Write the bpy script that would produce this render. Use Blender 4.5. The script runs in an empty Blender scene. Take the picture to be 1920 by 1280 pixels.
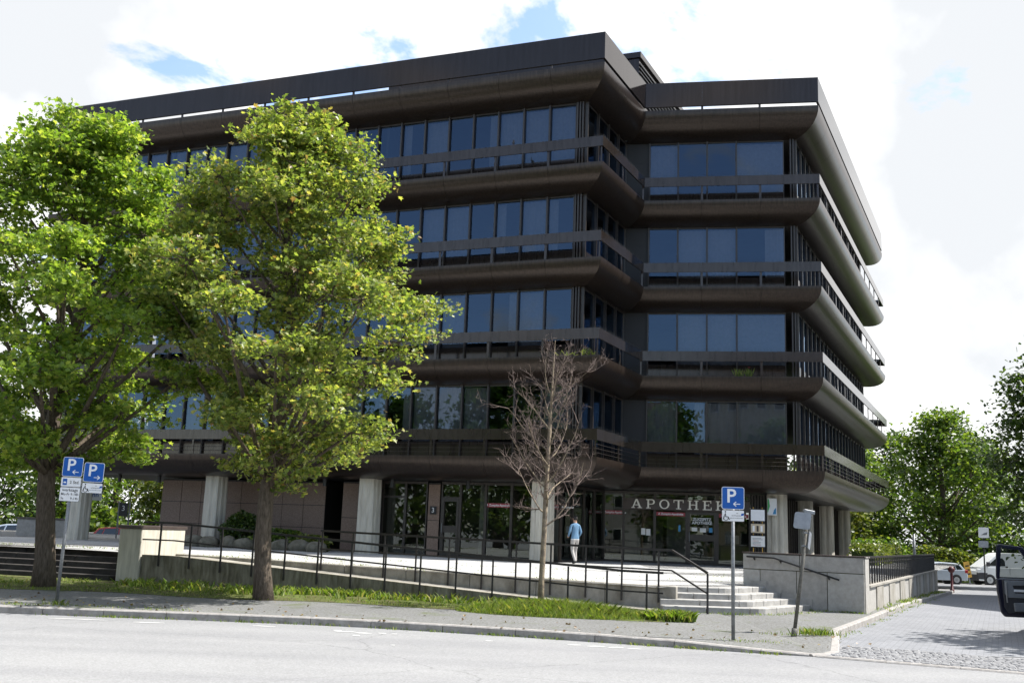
import bpy, bmesh, math, random
import numpy as np
from mathutils import Vector, Matrix
random.seed(7); rng = np.random.default_rng(11)
scene = bpy.context.scene
COL = scene.collection
R = math.radians

# ---------------------------------------------------------------- camera
cd = bpy.data.cameras.new('camera'); cam = bpy.data.objects.new('camera', cd); COL.objects.link(cam)
TILT, ROLL = 0.180119, 0.035809
fw = Vector((0, math.cos(TILT), math.sin(TILT))); up0 = Vector((0, -math.sin(TILT), math.cos(TILT))); rt0 = Vector((1, 0, 0))
rt = rt0 * math.cos(ROLL) + up0 * math.sin(ROLL); up = up0 * math.cos(ROLL) - rt0 * math.sin(ROLL)
M4 = Matrix((rt, up, -fw)).transposed().to_4x4(); M4.translation = Vector((0, 0, 1.7))
cam.matrix_world = M4
cd.sensor_width = 36; cd.lens = 1961.72 / 1920 * 36; cd.clip_end = 3000
scene.camera = cam

# ---------------------------------------------------------------- light
SUN_AZ, SUN_EL = 5.0, 55.0          # azimuth measured from +X towards +Y
sl = bpy.data.lights.new('sun', 'SUN'); sl.energy = 4.8; sl.angle = R(0.53); sl.color = (1, .965, .92)
so = bpy.data.objects.new('sun', sl); COL.objects.link(so)
sd = Vector((math.cos(R(SUN_AZ)) * math.cos(R(SUN_EL)), math.sin(R(SUN_AZ)) * math.cos(R(SUN_EL)), math.sin(R(SUN_EL))))
so.rotation_euler = (-sd).to_track_quat('-Z', 'Y').to_euler()
world = bpy.data.worlds.new('World'); scene.world = world; world.use_nodes = True
wt = world.node_tree; wt.nodes.clear()
def wn(t, **k):
    n = wt.nodes.new(t)
    for a, b in k.items(): setattr(n, a, b)
    return n
def L(t, a, b): t.links.new(a, b)
sky = wn('ShaderNodeTexSky', sky_type='NISHITA', sun_disc=False, sun_elevation=R(SUN_EL), sun_rotation=R(90 - SUN_AZ), air_density=1.0, dust_density=.6, ozone_density=1.6)
tc = wn('ShaderNodeTexCoord'); mp = wn('ShaderNodeMapping'); mp.inputs['Scale'].default_value = (1, 1, 2.0)
mp.inputs['Location'].default_value = (6.04, 6.26, 0.66); mp.inputs['Rotation'].default_value = (0, 0, R(12.5))
L(wt, tc.outputs['Generated'], mp.inputs['Vector'])
n1 = wn('ShaderNodeTexNoise'); n1.inputs['Scale'].default_value = 2.3; n1.inputs['Detail'].default_value = 12; n1.inputs['Roughness'].default_value = .58; n1.inputs['Distortion'].default_value = .25
L(wt, mp.outputs[0], n1.inputs['Vector'])
# cover is heavier towards the south where the view looks, thinner to the north (the glass mirrors blue sky)
sep = wn('ShaderNodeSeparateXYZ'); L(wt, tc.outputs['Generated'], sep.inputs[0])
mr = wn('ShaderNodeMapRange'); mr.inputs[1].default_value = -1; mr.inputs[2].default_value = 1; mr.inputs[3].default_value = -.045; mr.inputs[4].default_value = .219
L(wt, sep.outputs['Y'], mr.inputs[0])
ad = wn('ShaderNodeMath', operation='ADD'); L(wt, n1.outputs['Fac'], ad.inputs[0]); L(wt, mr.outputs[0], ad.inputs[1])
cr = wn('ShaderNodeValToRGB'); cr.color_ramp.elements[0].position = .542; cr.color_ramp.elements[1].position = .575; cr.color_ramp.elements[0].color = (.1, .1, .1, 1)
L(wt, ad.outputs[0], cr.inputs[0])
n2 = wn('ShaderNodeTexNoise'); n2.inputs['Scale'].default_value = 3.1; n2.inputs['Detail'].default_value = 9
mp2 = wn('ShaderNodeMapping'); mp2.inputs['Location'].default_value = (8.2, 1.7, 2.2); mp2.inputs['Rotation'].default_value = (0, 0, R(-22)); L(wt, tc.outputs['Generated'], mp2.inputs[0]); L(wt, mp2.outputs[0], n2.inputs['Vector'])
cc = wn('ShaderNodeValToRGB'); cc.color_ramp.elements[0].position = .44; cc.color_ramp.elements[1].position = .54
cc.color_ramp.elements[0].color = (6.1, 6.3, 6.55, 1); cc.color_ramp.elements[1].color = (9, 9, 9, 1)
L(wt, n2.outputs['Fac'], cc.inputs[0])
mx = wn('ShaderNodeMixRGB'); L(wt, cr.outputs[0], mx.inputs[0]); sg = wn('ShaderNodeVectorMath', operation='SCALE'); sg.inputs[3].default_value = 2.1; L(wt, sky.outputs[0], sg.inputs[0]); L(wt, sg.outputs[0], mx.inputs[1]); L(wt, cc.outputs[0], mx.inputs[2])
bg = wn('ShaderNodeBackground'); bg.inputs[1].default_value = .07; L(wt, mx.outputs[0], bg.inputs[0])
wo = wn('ShaderNodeOutputWorld'); L(wt, bg.outputs[0], wo.inputs[0])
vs = scene.view_settings; vs.view_transform = 'Standard'; vs.look = 'None'; vs.exposure = 1.08; vs.gamma = 1; vs.use_curve_mapping = False

# ---------------------------------------------------------------- materials
def new_mat(name):
    m = bpy.data.materials.new(name); m.use_nodes = True; t = m.node_tree
    return m, t, t.nodes['Principled BSDF']
def mat(name, col, rough=.6, metal=0., spec=.5, var=.0, scale=4., bump=0., bscale=60., col2=None, stretch=(1, 1, 1), detail=6, ior=None, coords='Object'):
    m, t, b = new_mat(name)
    b.inputs['Base Color'].default_value = (*col, 1); b.inputs['Roughness'].default_value = rough
    b.inputs['Metallic'].default_value = metal; b.inputs['Specular IOR Level'].default_value = spec
    if ior: b.inputs['IOR'].default_value = ior
    tcn = t.nodes.new('ShaderNodeNewGeometry'); mpn = t.nodes.new('ShaderNodeMapping'); mpn.inputs['Scale'].default_value = stretch
    t.links.new(tcn.outputs['Position'], mpn.inputs[0])
    if var or col2:
        nz = t.nodes.new('ShaderNodeTexNoise'); nz.inputs['Scale'].default_value = scale; nz.inputs['Detail'].default_value = detail; nz.inputs['Roughness'].default_value = .62
        t.links.new(mpn.outputs[0], nz.inputs['Vector'])
        rp = t.nodes.new('ShaderNodeValToRGB'); rp.color_ramp.elements[0].position = .32; rp.color_ramp.elements[1].position = .68
        c2 = col2 or tuple(min(1, c * (1 + var)) for c in col); c1 = col if col2 else tuple(c * (1 - var) for c in col)
        rp.color_ramp.elements[0].color = (*c1, 1); rp.color_ramp.elements[1].color = (*c2, 1)
        t.links.new(nz.outputs['Fac'], rp.inputs[0]); t.links.new(rp.outputs[0], b.inputs['Base Color'])
    if bump:
        nb = t.nodes.new('ShaderNodeTexNoise'); nb.inputs['Scale'].default_value = bscale; nb.inputs['Detail'].default_value = 4
        t.links.new(mpn.outputs[0], nb.inputs['Vector'])
        bp = t.nodes.new('ShaderNodeBump'); bp.inputs['Strength'].default_value = bump; bp.inputs['Distance'].default_value = .02
        t.links.new(nb.outputs['Fac'], bp.inputs['Height']); t.links.new(bp.outputs[0], b.inputs['Normal'])
    return m
M = {}
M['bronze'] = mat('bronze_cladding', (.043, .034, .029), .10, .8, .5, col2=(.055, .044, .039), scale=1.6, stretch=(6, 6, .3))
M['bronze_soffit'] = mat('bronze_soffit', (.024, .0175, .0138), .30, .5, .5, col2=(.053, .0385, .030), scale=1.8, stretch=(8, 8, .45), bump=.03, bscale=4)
M['rail_bronze'] = mat('rail_bronze', (.043, .034, .029), .16, .65, .5, col2=(.066, .053, .046), scale=1.8, stretch=(5, 5, .6))
M['frame'] = mat('bronze_frame', (.030, .024, .020), .4, 0, .5, var=.25, scale=6)
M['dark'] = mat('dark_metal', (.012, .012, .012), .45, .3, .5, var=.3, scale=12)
M['railing'] = mat('painted_railing', (.018, .015, .014), .5, .0, .5, var=.4, scale=15)
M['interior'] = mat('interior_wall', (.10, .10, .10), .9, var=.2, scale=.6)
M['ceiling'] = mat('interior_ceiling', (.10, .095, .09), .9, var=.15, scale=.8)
M['curtain'] = mat('curtain', (.55, .54, .52), .9, var=.08, scale=8)
M['column'] = mat('column_concrete', (.40, .37, .31), .85, 0, .3, col2=(.56, .53, .45), scale=2.2, stretch=(4, 4, .6), bump=.25, bscale=50)
M['concrete'] = mat('weathered_concrete', (.20, .185, .155), .9, 0, .3, col2=(.36, .34, .30), scale=2.6, stretch=(1.4, 1.4, .8), bump=.4, bscale=30)
M['concrete_old'] = mat('mossy_concrete', (.10, .088, .062), .95, 0, .2, col2=(.28, .255, .205), scale=3, stretch=(3, 3, .6), bump=.5, bscale=25)
M['granite'] = mat('grey_granite', (.255, .242, .222), .75, 0, .3, col2=(.345, .33, .305), scale=7, detail=9, bump=.08, bscale=80)
M['granite_b'] = mat('pale_granite', (.30, .285, .26), .75, 0, .3, col2=(.40, .385, .355), scale=8, detail=9, bump=.08, bscale=80)
M['redgranite'] = mat('brown_granite', (.135, .088, .066), .6, 0, .4, col2=(.25, .178, .138), scale=26, detail=4, bump=.06, bscale=60)
M['step'] = mat('step_granite', (.24, .232, .215), .75, 0, .35, col2=(.37, .36, .34), scale=5, detail=9, bump=.15, bscale=60)
M['cap'] = mat('bronze_cap', (.05, .036, .03), .45, 0, .5, var=.3, scale=5)
M['galv'] = mat('galvanised_steel', (.20, .21, .22), .55, .45, .5, var=.25, scale=22)
M['oldpost'] = mat('weathered_post', (.12, .115, .10), .7, .3, .4, var=.35, scale=18)
M['blue'] = mat('sign_blue', (.004, .085, .36), .35, 0, .5, var=.05, scale=10)
M['white'] = mat('sign_white', (.72, .73, .74), .45, 0, .4, var=.04, scale=12)
M['black'] = mat('black_print', (.012, .012, .013), .6)
M['signback'] = mat('sign_back', (.28, .30, .33), .5, .4, .4, var=.15, scale=8)
M['red'] = mat('red_strip', (.28, .03, .045), .5, var=.1)
M['letter'] = mat('cream_letter', (.80, .77, .68), .6, var=.08, scale=9)
M['paper'] = mat('paper', (.70, .69, .66), .8, var=.06, scale=30)
M['green'] = mat('green_enamel', (.05, .36, .10), .4)
M['ltblue'] = mat('light_blue_enamel', (.03, .22, .45), .4)
M['bark'] = mat('bark', (.055, .043, .032), .95, 0, .2, col2=(.15, .12, .092), scale=9, stretch=(3, 3, .7), bump=.9, bscale=22)
M['barebark'] = mat('lichen_bark', (.11, .085, .07), .9, 0, .2, col2=(.31, .25, .17), scale=7, bump=.5, bscale=40)
M['twig'] = mat('twig_bark', (.070, .049, .046), .75, 0, .3, col2=(.195, .145, .12), scale=5)
M['tyre'] = mat('tyre', (.015, .015, .016), .85, var=.2)
M['rim'] = mat('rim', (.45, .46, .47), .35, .8)
M['vanwhite'] = mat('white_car_paint', (.70, .71, .70), .25, 0, .5, var=.03)
M['silver'] = mat('silver_car_paint', (.50, .55, .60), .28, .35, .5, var=.03)
M['carred'] = mat('red_car_paint', (.45, .05, .03), .28, 0, .5, var=.03)
M['navy'] = mat('navy_car_paint', (.010, .011, .024), .22, 0, .5, var=.1)
M['plastic'] = mat('dark_plastic', (.035, .035, .038), .65, var=.2, scale=20)
M['greyplastic'] = mat('grey_trim', (.16, .17, .18), .7, var=.1, scale=14)
M['carglass'] = mat('car_glass', (.012, .016, .018), .06, 0, .8)
M['lamp_red'] = mat('tail_lamp', (.35, .02, .02), .2)
M['skin'] = mat('skin', (.45, .27, .19), .6)
M['hair'] = mat('hair', (.014, .011, .009), .7)
M['sweater'] = mat('blue_sweater', (.115, .22, .34), .9, var=.12, scale=12)
M['trouser'] = mat('grey_trousers', (.36, .34, .32), .9, var=.1, scale=10)
M['redpost'] = mat('red_post', (.075, .010, .012), .5, var=.2)
M['yellow'] = mat('yellow_sign', (.55, .32, .05), .5, var=.1)
M['facade'] = mat('rendered_facade', (.52, .43, .30), .9, var=.08, scale=1)
M['facade_g'] = mat('grey_facade', (.30, .29, .28), .9, var=.08, scale=1)
M['rooftile'] = mat('roof_tiles', (.16, .07, .045), .8, var=.2)
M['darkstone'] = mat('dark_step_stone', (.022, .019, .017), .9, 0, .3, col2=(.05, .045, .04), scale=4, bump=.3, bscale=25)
M['soil'] = mat('soil', (.075, .062, .035), 1, 0, .1, col2=(.10, .13, .035), scale=2.4, bump=.8, bscale=12)
M['lawn'] = mat('lawn', (.035, .065, .012), 1, 0, .1, col2=(.08, .12, .025), scale=.8, bump=.5, bscale=8)
M['rock'] = mat('boulder', (.07, .065, .045), .9, 0, .3, col2=(.16, .15, .12), scale=5, bump=.6, bscale=14)

def glass_mat(name, tint, refl, coat=(.82, .92, 1)):
    m = bpy.data.materials.new(name); m.use_nodes = True; t = m.node_tree; t.nodes.clear()
    tr = t.nodes.new('ShaderNodeBsdfTransparent'); tr.inputs[0].default_value = (*tint, 1)
    gl = t.nodes.new('ShaderNodeBsdfGlossy'); gl.inputs[0].default_value = (*coat, 1); gl.inputs['Roughness'].default_value = .012
    ge = t.nodes.new('ShaderNodeNewGeometry'); nz = t.nodes.new('ShaderNodeTexNoise'); nz.inputs['Scale'].default_value = .55; nz.inputs['Detail'].default_value = 1
    t.links.new(ge.outputs['Position'], nz.inputs['Vector'])
    bp = t.nodes.new('ShaderNodeBump'); bp.inputs['Strength'].default_value = .05; bp.inputs['Distance'].default_value = .05; t.links.new(nz.outputs['Fac'], bp.inputs['Height'])
    t.links.new(bp.outputs[0], gl.inputs['Normal'])
    fr = t.nodes.new('ShaderNodeFresnel'); fr.inputs[0].default_value = 1.5
    ma = t.nodes.new('ShaderNodeMath'); ma.operation = 'MULTIPLY_ADD'; ma.inputs[1].default_value = 1 - refl; ma.inputs[2].default_value = refl; t.links.new(fr.outputs[0], ma.inputs[0])
    mi = t.nodes.new('ShaderNodeMixShader'); t.links.new(ma.outputs[0], mi.inputs[0]); t.links.new(tr.outputs[0], mi.inputs[1]); t.links.new(gl.outputs[0], mi.inputs[2])
    o = t.nodes.new('ShaderNodeOutputMaterial'); t.links.new(mi.outputs[0], o.inputs[0]); return m
M['glass'] = glass_mat('tinted_glass', (.38, .39, .41), .04, (.52, .71, 1.0))
M['shopglass'] = glass_mat('shop_glass', (.44, .46, .45), .05, (.85, .93, .9))

def ground_mat(name, c1, c2, cell=None, joint=(.1, .1, .09), scale=1.2, fine=90, rough=.9, bump=.25, moss=0., brick=None, patch=False):
    m, t, b = new_mat(name); b.inputs['Roughness'].default_value = rough; b.inputs['Specular IOR Level'].default_value = .25
    g = t.nodes.new('ShaderNodeNewGeometry')
    def noise(s, d=5, r=.6):
        n = t.nodes.new('ShaderNodeTexNoise'); n.inputs['Scale'].default_value = s; n.inputs['Detail'].default_value = d; n.inputs['Roughness'].default_value = r
        t.links.new(g.outputs['Position'], n.inputs['Vector']); return n
    def ramp(src, p0, p1, a=(0, 0, 0), bb=(1, 1, 1)):
        r_ = t.nodes.new('ShaderNodeValToRGB'); r_.color_ramp.elements[0].position = p0; r_.color_ramp.elements[1].position = p1
        r_.color_ramp.elements[0].color = (*a, 1); r_.color_ramp.elements[1].color = (*bb, 1); t.links.new(src, r_.inputs[0]); return r_
    def mixc(f, a, bb, mode='MIX'):
        x = t.nodes.new('ShaderNodeMixRGB'); x.blend_type = mode
        for s, i in ((f, 0), (a, 1), (bb, 2)):
            if hasattr(s, 'links') or hasattr(s, 'is_linked'): t.links.new(s, x.inputs[i])
            else: x.inputs[i].default_value = s if isinstance(s, float) else (*s, 1)
        return x
    base = ramp(noise(scale).outputs['Fac'], .3, .7, c1, c2).outputs[0]
    fn = noise(fine, 3)
    base = mixc(.5, base, ramp(fn.outputs['Fac'], .3, .7, tuple(c * .72 for c in c1), tuple(min(1, c * 1.18) for c in c2)).outputs[0]).outputs[0]
    h = fn.outputs['Fac']
    if patch:      # tyre-worn lanes, oil spots, aggregate and a few hairline cracks
        ag = t.nodes.new('ShaderNodeTexVoronoi'); ag.inputs['Scale'].default_value = 34; t.links.new(g.outputs['Position'], ag.inputs['Vector'])
        base = mixc(1., base, ramp(ag.outputs['Color'], .0, 1., (.84, .84, .84), (1.10, 1.10, 1.10)).outputs[0], 'MULTIPLY').outputs[0]
        mpn = t.nodes.new('ShaderNodeMapping'); mpn.inputs['Rotation'].default_value = (0, 0, R(14)); mpn.inputs['Scale'].default_value = (.05, .8, 1); t.links.new(g.outputs['Position'], mpn.inputs[0])
        ln_ = t.nodes.new('ShaderNodeTexNoise'); ln_.inputs['Scale'].default_value = 1.3; ln_.inputs['Detail'].default_value = 6; t.links.new(mpn.outputs[0], ln_.inputs['Vector'])
        base = mixc(1., base, ramp(ln_.outputs['Fac'], .35, .65, (.90, .90, .905), (1.04, 1.04, 1.03)).outputs[0], 'MULTIPLY').outputs[0]
        sp_ = noise(2.6, 2); base = mixc(1., base, ramp(sp_.outputs['Fac'], .70, .76, (1, 1, 1), (.84, .84, .84)).outputs[0], 'MULTIPLY').outputs[0]
        wv = noise(.7, 6); dv = t.nodes.new('ShaderNodeVectorMath'); dv.operation = 'MULTIPLY_ADD'; dv.inputs[1].default_value = (.8, .8, .8); t.links.new(wv.outputs['Color'], dv.inputs[0]); t.links.new(g.outputs['Position'], dv.inputs[2])
        ck = t.nodes.new('ShaderNodeTexVoronoi'); ck.feature = 'DISTANCE_TO_EDGE'; ck.inputs['Scale'].default_value = .22; t.links.new(dv.outputs[0], ck.inputs['Vector'])
        base = mixc(1., base, ramp(ck.outputs['Distance'], .0015, .004, (.72, .72, .72), (1, 1, 1)).outputs[0], 'MULTIPLY').outputs[0]
    if cell:
        v = t.nodes.new('ShaderNodeTexVoronoi'); v.feature = 'DISTANCE_TO_EDGE'; v.inputs['Scale'].default_value = cell; t.links.new(g.outputs['Position'], v.inputs['Vector'])
        e = ramp(v.outputs['Distance'], .0, .12); base = mixc(e.outputs[0], joint, base).outputs[0]; h = e.outputs[0]
    if brick:
        bw, bh, ang = brick
        mpn = t.nodes.new('ShaderNodeMapping'); mpn.inputs['Rotation'].default_value = (0, 0, ang); t.links.new(g.outputs['Position'], mpn.inputs[0])
        bk = t.nodes.new('ShaderNodeTexBrick'); bk.inputs['Scale'].default_value = 1; bk.inputs['Brick Width'].default_value = bw; bk.inputs['Row Height'].default_value = bh; bk.inputs['Mortar Size'].default_value = .008
        bk.inputs['Color1'].default_value = (1, 1, 1, 1); bk.inputs['Color2'].default_value = (.82, .82, .82, 1); bk.inputs['Mortar'].default_value = (*[j / max(.01, c1[0]) for j in joint], 1)
        t.links.new(mpn.outputs[0], bk.inputs['Vector']); base = mixc(1., base, bk.outputs[0], 'MULTIPLY').outputs[0]; h = bk.outputs[0]
    if moss:
        mm = ramp(noise(.9, 7, .7).outputs['Fac'], .62 - moss, .78 - moss)
        base = mixc(mm.outputs[0], base, (.085, .105, .03)).outputs[0]
    t.links.new(base, b.inputs['Base Color'])
    bp = t.nodes.new('ShaderNodeBump'); bp.inputs['Strength'].default_value = bump; bp.inputs['Distance'].default_value = .01
    t.links.new(h, bp.inputs['Height']); t.links.new(bp.outputs[0], b.inputs['Normal']); return m
M['road'] = ground_mat('bleached_asphalt', (.215, .216, .218), (.262, .262, .262), scale=.5, fine=42, bump=.5, patch=True)
M['walk'] = ground_mat('sidewalk_setts', (.13, .13, .13), (.195, .195, .19), cell=11, joint=(.10, .10, .085), scale=.7, fine=40, moss=.05)
M['pavers'] = ground_mat('street_pavers', (.195, .20, .212), (.25, .255, .265), joint=(.12, .12, .12), scale=.5, fine=45, brick=(.22, .11, R(25)))
M['plaza'] = ground_mat('plaza_slabs', (.36, .36, .35), (.45, .445, .43), joint=(.10, .10, .07), scale=.8, fine=30, brick=(.6, .4, R(21)), moss=.0)
M['kerb'] = mat('kerb_granite', (.22, .205, .19), .85, 0, .3, col2=(.35, .335, .315), scale=7, bump=.4, bscale=40)
M['cobble'] = mat('cobble_granite', (.13, .13, .135), .8, 0, .35, col2=(.27, .27, .27), scale=7, bump=.4, bscale=40)
M['paint'] = mat('worn_road_paint', (.62, .62, .60), .7, var=.15, scale=20)

def leaf_mat(name, cols, trans=.45, rough=.42):
    m = bpy.data.materials.new(name); m.use_nodes = True; t = m.node_tree; t.nodes.clear()
    g = t.nodes.new('ShaderNodeNewGeometry'); rp = t.nodes.new('ShaderNodeValToRGB')
    e = rp.color_ramp.elements
    while len(e) < len(cols): e.new(.5)
    for i, (p, c) in enumerate(cols): e[i].position = p; e[i].color = (*c, 1)
    t.links.new(g.outputs['Random Per Island'], rp.inputs[0])
    pb = t.nodes.new('ShaderNodeBsdfPrincipled'); pb.inputs['Roughness'].default_value = rough; pb.inputs['Specular IOR Level'].default_value = .45
    t.links.new(rp.outputs[0], pb.inputs['Base Color'])
    tl = t.nodes.new('ShaderNodeBsdfTranslucent'); gm = t.nodes.new('ShaderNodeMixRGB'); gm.blend_type = 'MULTIPLY'; gm.inputs[0].default_value = 1; gm.inputs[2].default_value = (1.8, 1.9, .75, 1)
    t.links.new(rp.outputs[0], gm.inputs[1]); t.links.new(gm.outputs[0], tl.inputs[0])
    mi = t.nodes.new('ShaderNodeMixShader'); mi.inputs[0].default_value = trans; t.links.new(pb.outputs[0], mi.inputs[1]); t.links.new(tl.outputs[0], mi.inputs[2])
    o = t.nodes.new('ShaderNodeOutputMaterial'); t.links.new(mi.outputs[0], o.inputs[0]); return m
M['leaf_a'] = leaf_mat('maple_leaf', [(0, (.070, .12, .022)), (.4, (.135, .21, .036)), (.8, (.22, .29, .055)), (1, (.34, .36, .09))], trans=.5)
M['leaf_b'] = leaf_mat('dry_maple_leaf', [(0, (.066, .10, .028)), (.3, (.13, .175, .046)), (.7, (.22, .26, .068)), (.92, (.34, .33, .11)), (1, (.22, .13, .06))], trans=.48)
M['leaf_c'] = leaf_mat('far_leaf', [(0, (.035, .07, .014)), (.5, (.075, .125, .022)), (1, (.16, .20, .04))])
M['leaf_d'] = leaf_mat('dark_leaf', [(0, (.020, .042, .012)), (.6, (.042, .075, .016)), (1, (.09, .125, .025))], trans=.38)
M['leaf_h'] = leaf_mat('hedge_leaf', [(0, (.05, .075, .016)), (.6, (.11, .14, .025)), (1, (.19, .19, .04))], trans=.3)
M['leaf_dry'] = leaf_mat('fallen_leaf', [(0, (.09, .05, .02)), (.6, (.17, .11, .04)), (1, (.25, .20, .07))], trans=.1)
M['grass'] = leaf_mat('grass_blade', [(0, (.07, .12, .018)), (.5, (.13, .19, .03)), (.85, (.21, .24, .055)), (1, (.30, .26, .12))], trans=.4, rough=.6)

# ---------------------------------------------------------------- mesh helpers
class MB:
    def __init__(s): s.v = []; s.f = []
    def add(s, vs, fs):
        o = len(s.v); s.v += [tuple(p) for p in vs]; s.f += [tuple(i + o for i in f) for f in fs]; return s
    def box(s, a, b):
        (x0, y0, z0), (x1, y1, z1) = a, b
        return s.add([(x0, y0, z0), (x1, y0, z0), (x1, y1, z0), (x0, y1, z0), (x0, y0, z1), (x1, y0, z1), (x1, y1, z1), (x0, y1, z1)],
                     [(0, 3, 2, 1), (4, 5, 6, 7), (0, 1, 5, 4), (1, 2, 6, 5), (2, 3, 7, 6), (3, 0, 4, 7)])
    def prism(s, poly, z0, z1):               # poly: CCW list of (x,y); z0/z1 numbers or functions of (x,y)
        n = len(poly); f0 = z0 if callable(z0) else (lambda x, y: z0); f1 = z1 if callable(z1) else (lambda x, y: z1)
        return s.add([(x, y, f0(x, y)) for x, y in poly] + [(x, y, f1(x, y)) for x, y in poly],
                     [tuple(range(n - 1, -1, -1)), tuple(range(n, 2 * n))] + [(i, (i + 1) % n, n + (i + 1) % n, n + i) for i in range(n)])
    def xz(s, poly, y0, y1):                  # polygon in XZ extruded along Y
        n = len(poly)
        return s.add([(x, y0, z) for x, z in poly] + [(x, y1, z) for x, z in poly],
                     [tuple(range(n)), tuple(range(2 * n - 1, n - 1, -1))] + [(i, n + i, n + (i + 1) % n, (i + 1) % n) for i in range(n)])
    def tube(s, pts, rad, n=6, cap=True):
        pts = [Vector(p) for p in pts]; k = len(pts)
        if not hasattr(rad, '__len__'): rad = [rad] * k
        ref = None; rings = []
        for i, p in enumerate(pts):
            d = (pts[min(i + 1, k - 1)] - pts[max(i - 1, 0)])
            d = d.normalized() if d.length > 1e-9 else Vector((0, 0, 1))
            if ref is None: ref = Vector((1, 0, 0)) if abs(d.x) < .8 else Vector((0, 1, 0))
            u = (ref - d * ref.dot(d)); u = u.normalized() if u.length > 1e-6 else d.orthogonal().normalized()
            ref = u; w = d.cross(u)
            rings += [p + (u * math.cos(2 * math.pi * j / n) + w * math.sin(2 * math.pi * j / n)) * rad[i] for j in range(n)]
        fs = [(i * n + j, i * n + (j + 1) % n, (i + 1) * n + (j + 1) % n, (i + 1) * n + j) for i in range(k - 1) for j in range(n)]
        if cap: fs += [tuple(range(n - 1, -1, -1)), tuple(range((k - 1) * n, k * n))]
        return s.add(rings, fs)
    def bar(s, a, b, w, h=None):              # rectangular bar from a to b
        h = h or w; a = Vector(a); b = Vector(b); d = (b - a).normalized()
        u = Vector((0, 0, 1)).cross(d); u = u.normalized() if u.length > 1e-4 else Vector((1, 0, 0)); v = d.cross(u)
        c = []
        for p in (a, b): c += [p - u * w / 2 - v * h / 2, p + u * w / 2 - v * h / 2, p + u * w / 2 + v * h / 2, p - u * w / 2 + v * h / 2]
        return s.add(c, [(0, 3, 2, 1), (4, 5, 6, 7), (0, 1, 5, 4), (1, 2, 6, 5), (2, 3, 7, 6), (3, 0, 4, 7)])
    def mesh(s, name, m, smooth=False):
        me = bpy.data.meshes.new(name); me.from_pydata([tuple(map(float, v)) for v in s.v], [], s.f)
        if m: me.materials.append(M[m] if isinstance(m, str) else m)
        if smooth: me.polygons.foreach_set('use_smooth', [True] * len(me.polygons))
        return me
    def build(s, name, m, parent=None, smooth=False, **k): return obj(name, s.mesh(name, m, smooth), parent, **k)
def obj(name, me, parent=None, loc=None, rz=0, **k):
    o = bpy.data.objects.new(name, me); COL.objects.link(o)
    if parent: o.parent = parent
    if loc is not None: o.location = loc
    if rz: o.rotation_euler = (0, 0, rz)
    for a, b in k.items(): o[a] = b
    return o
def thing(name, label, cat, loc=(0, 0, 0), rz=0, group=None):
    o = obj(name, None, None, loc, rz, label=label, category=cat)
    if group: o['group'] = group
    return o
def tag(o, label, cat, group=None):
    o['label'] = label; o['category'] = cat
    if group: o['group'] = group
    return o
def bevel(o, w=.01, seg=1):
    b = o.modifiers.new('bevel', 'BEVEL'); b.width = w; b.segments = seg; b.limit_method = 'ANGLE'; return o
def text_mesh(body, size, m, depth=.002, offset=0., name='text', align='CENTER', sx=1.):
    c = bpy.data.curves.new(name, 'FONT'); c.body = body; c.size = size; c.extrude = depth / 2; c.offset = offset; c.align_x = align; c.align_y = 'CENTER'; c.resolution_u = 3
    o = bpy.data.objects.new(name, c); COL.objects.link(o); dg = bpy.context.evaluated_depsgraph_get()
    me = bpy.data.meshes.new_from_object(o.evaluated_get(dg)); bpy.data.objects.remove(o); bpy.data.curves.remove(c)
    me.transform(Matrix.Rotation(R(90), 4, 'X') @ Matrix.Diagonal((sx, 1, 1, 1))); me.materials.clear(); me.materials.append(M[m]); return me
def ribbon(pts, w, y0, y1):
    mb = MB()
    for i in range(len(pts) - 1):
        (x0, z0), (x1, z1) = pts[i], pts[i + 1]; l = math.hypot(x1 - x0, z1 - z0); nx, nz = -(z1 - z0) / l * w / 2, (x1 - x0) / l * w / 2
        e = .0004 * i
        mb.xz([(x0 - nx, z0 - nz), (x1 - nx, z1 - nz), (x1 + nx, z1 + nz), (x0 + nx, z0 + nz)], y0 - e, y1)
    return mb
def rrect(w, h, r, n=4, cx=0, cz=0):
    out = []
    for sx, sz, a0 in ((1, -1, -90), (1, 1, 0), (-1, 1, 90), (-1, -1, 180)):
        for i in range(n + 1):
            a = R(a0 + 90 * i / n); out.append((cx + sx * (w / 2 - r) + r * math.cos(a), cz + sz * (h / 2 - r) + r * math.sin(a)))
    return out
def clamp(x, a, b): return max(a, min(b, x))
def V2(x, y): return Vector((x, y))

# ================================================================ SETTING
def GZ(x, y): return -.017 * clamp(y - 30, 0, 50)
def PZ(x, y): return .61 + .0045 * (y - 24.5) + .018 * clamp(3 - x, 0, 14) * clamp((41 - y) / 14, 0, 1)
ys = [-900, -200, -60, -20, 0, 10, 20, 30, 40, 50, 60, 70, 80, 120, 300, 1200]; xs = [-900, -200, -60, -30, -10, 0, 10, 20, 30, 60, 200, 900]
mb = MB(); mb.add([(x, y, GZ(x, y)) for y in ys for x in xs], [(j * len(xs) + i, j * len(xs) + i + 1, (j + 1) * len(xs) + i + 1, (j + 1) * len(xs) + i) for j in range(len(ys) - 1) for i in range(len(xs) - 1)])
mb.build('road', 'road', kind='structure')
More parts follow.
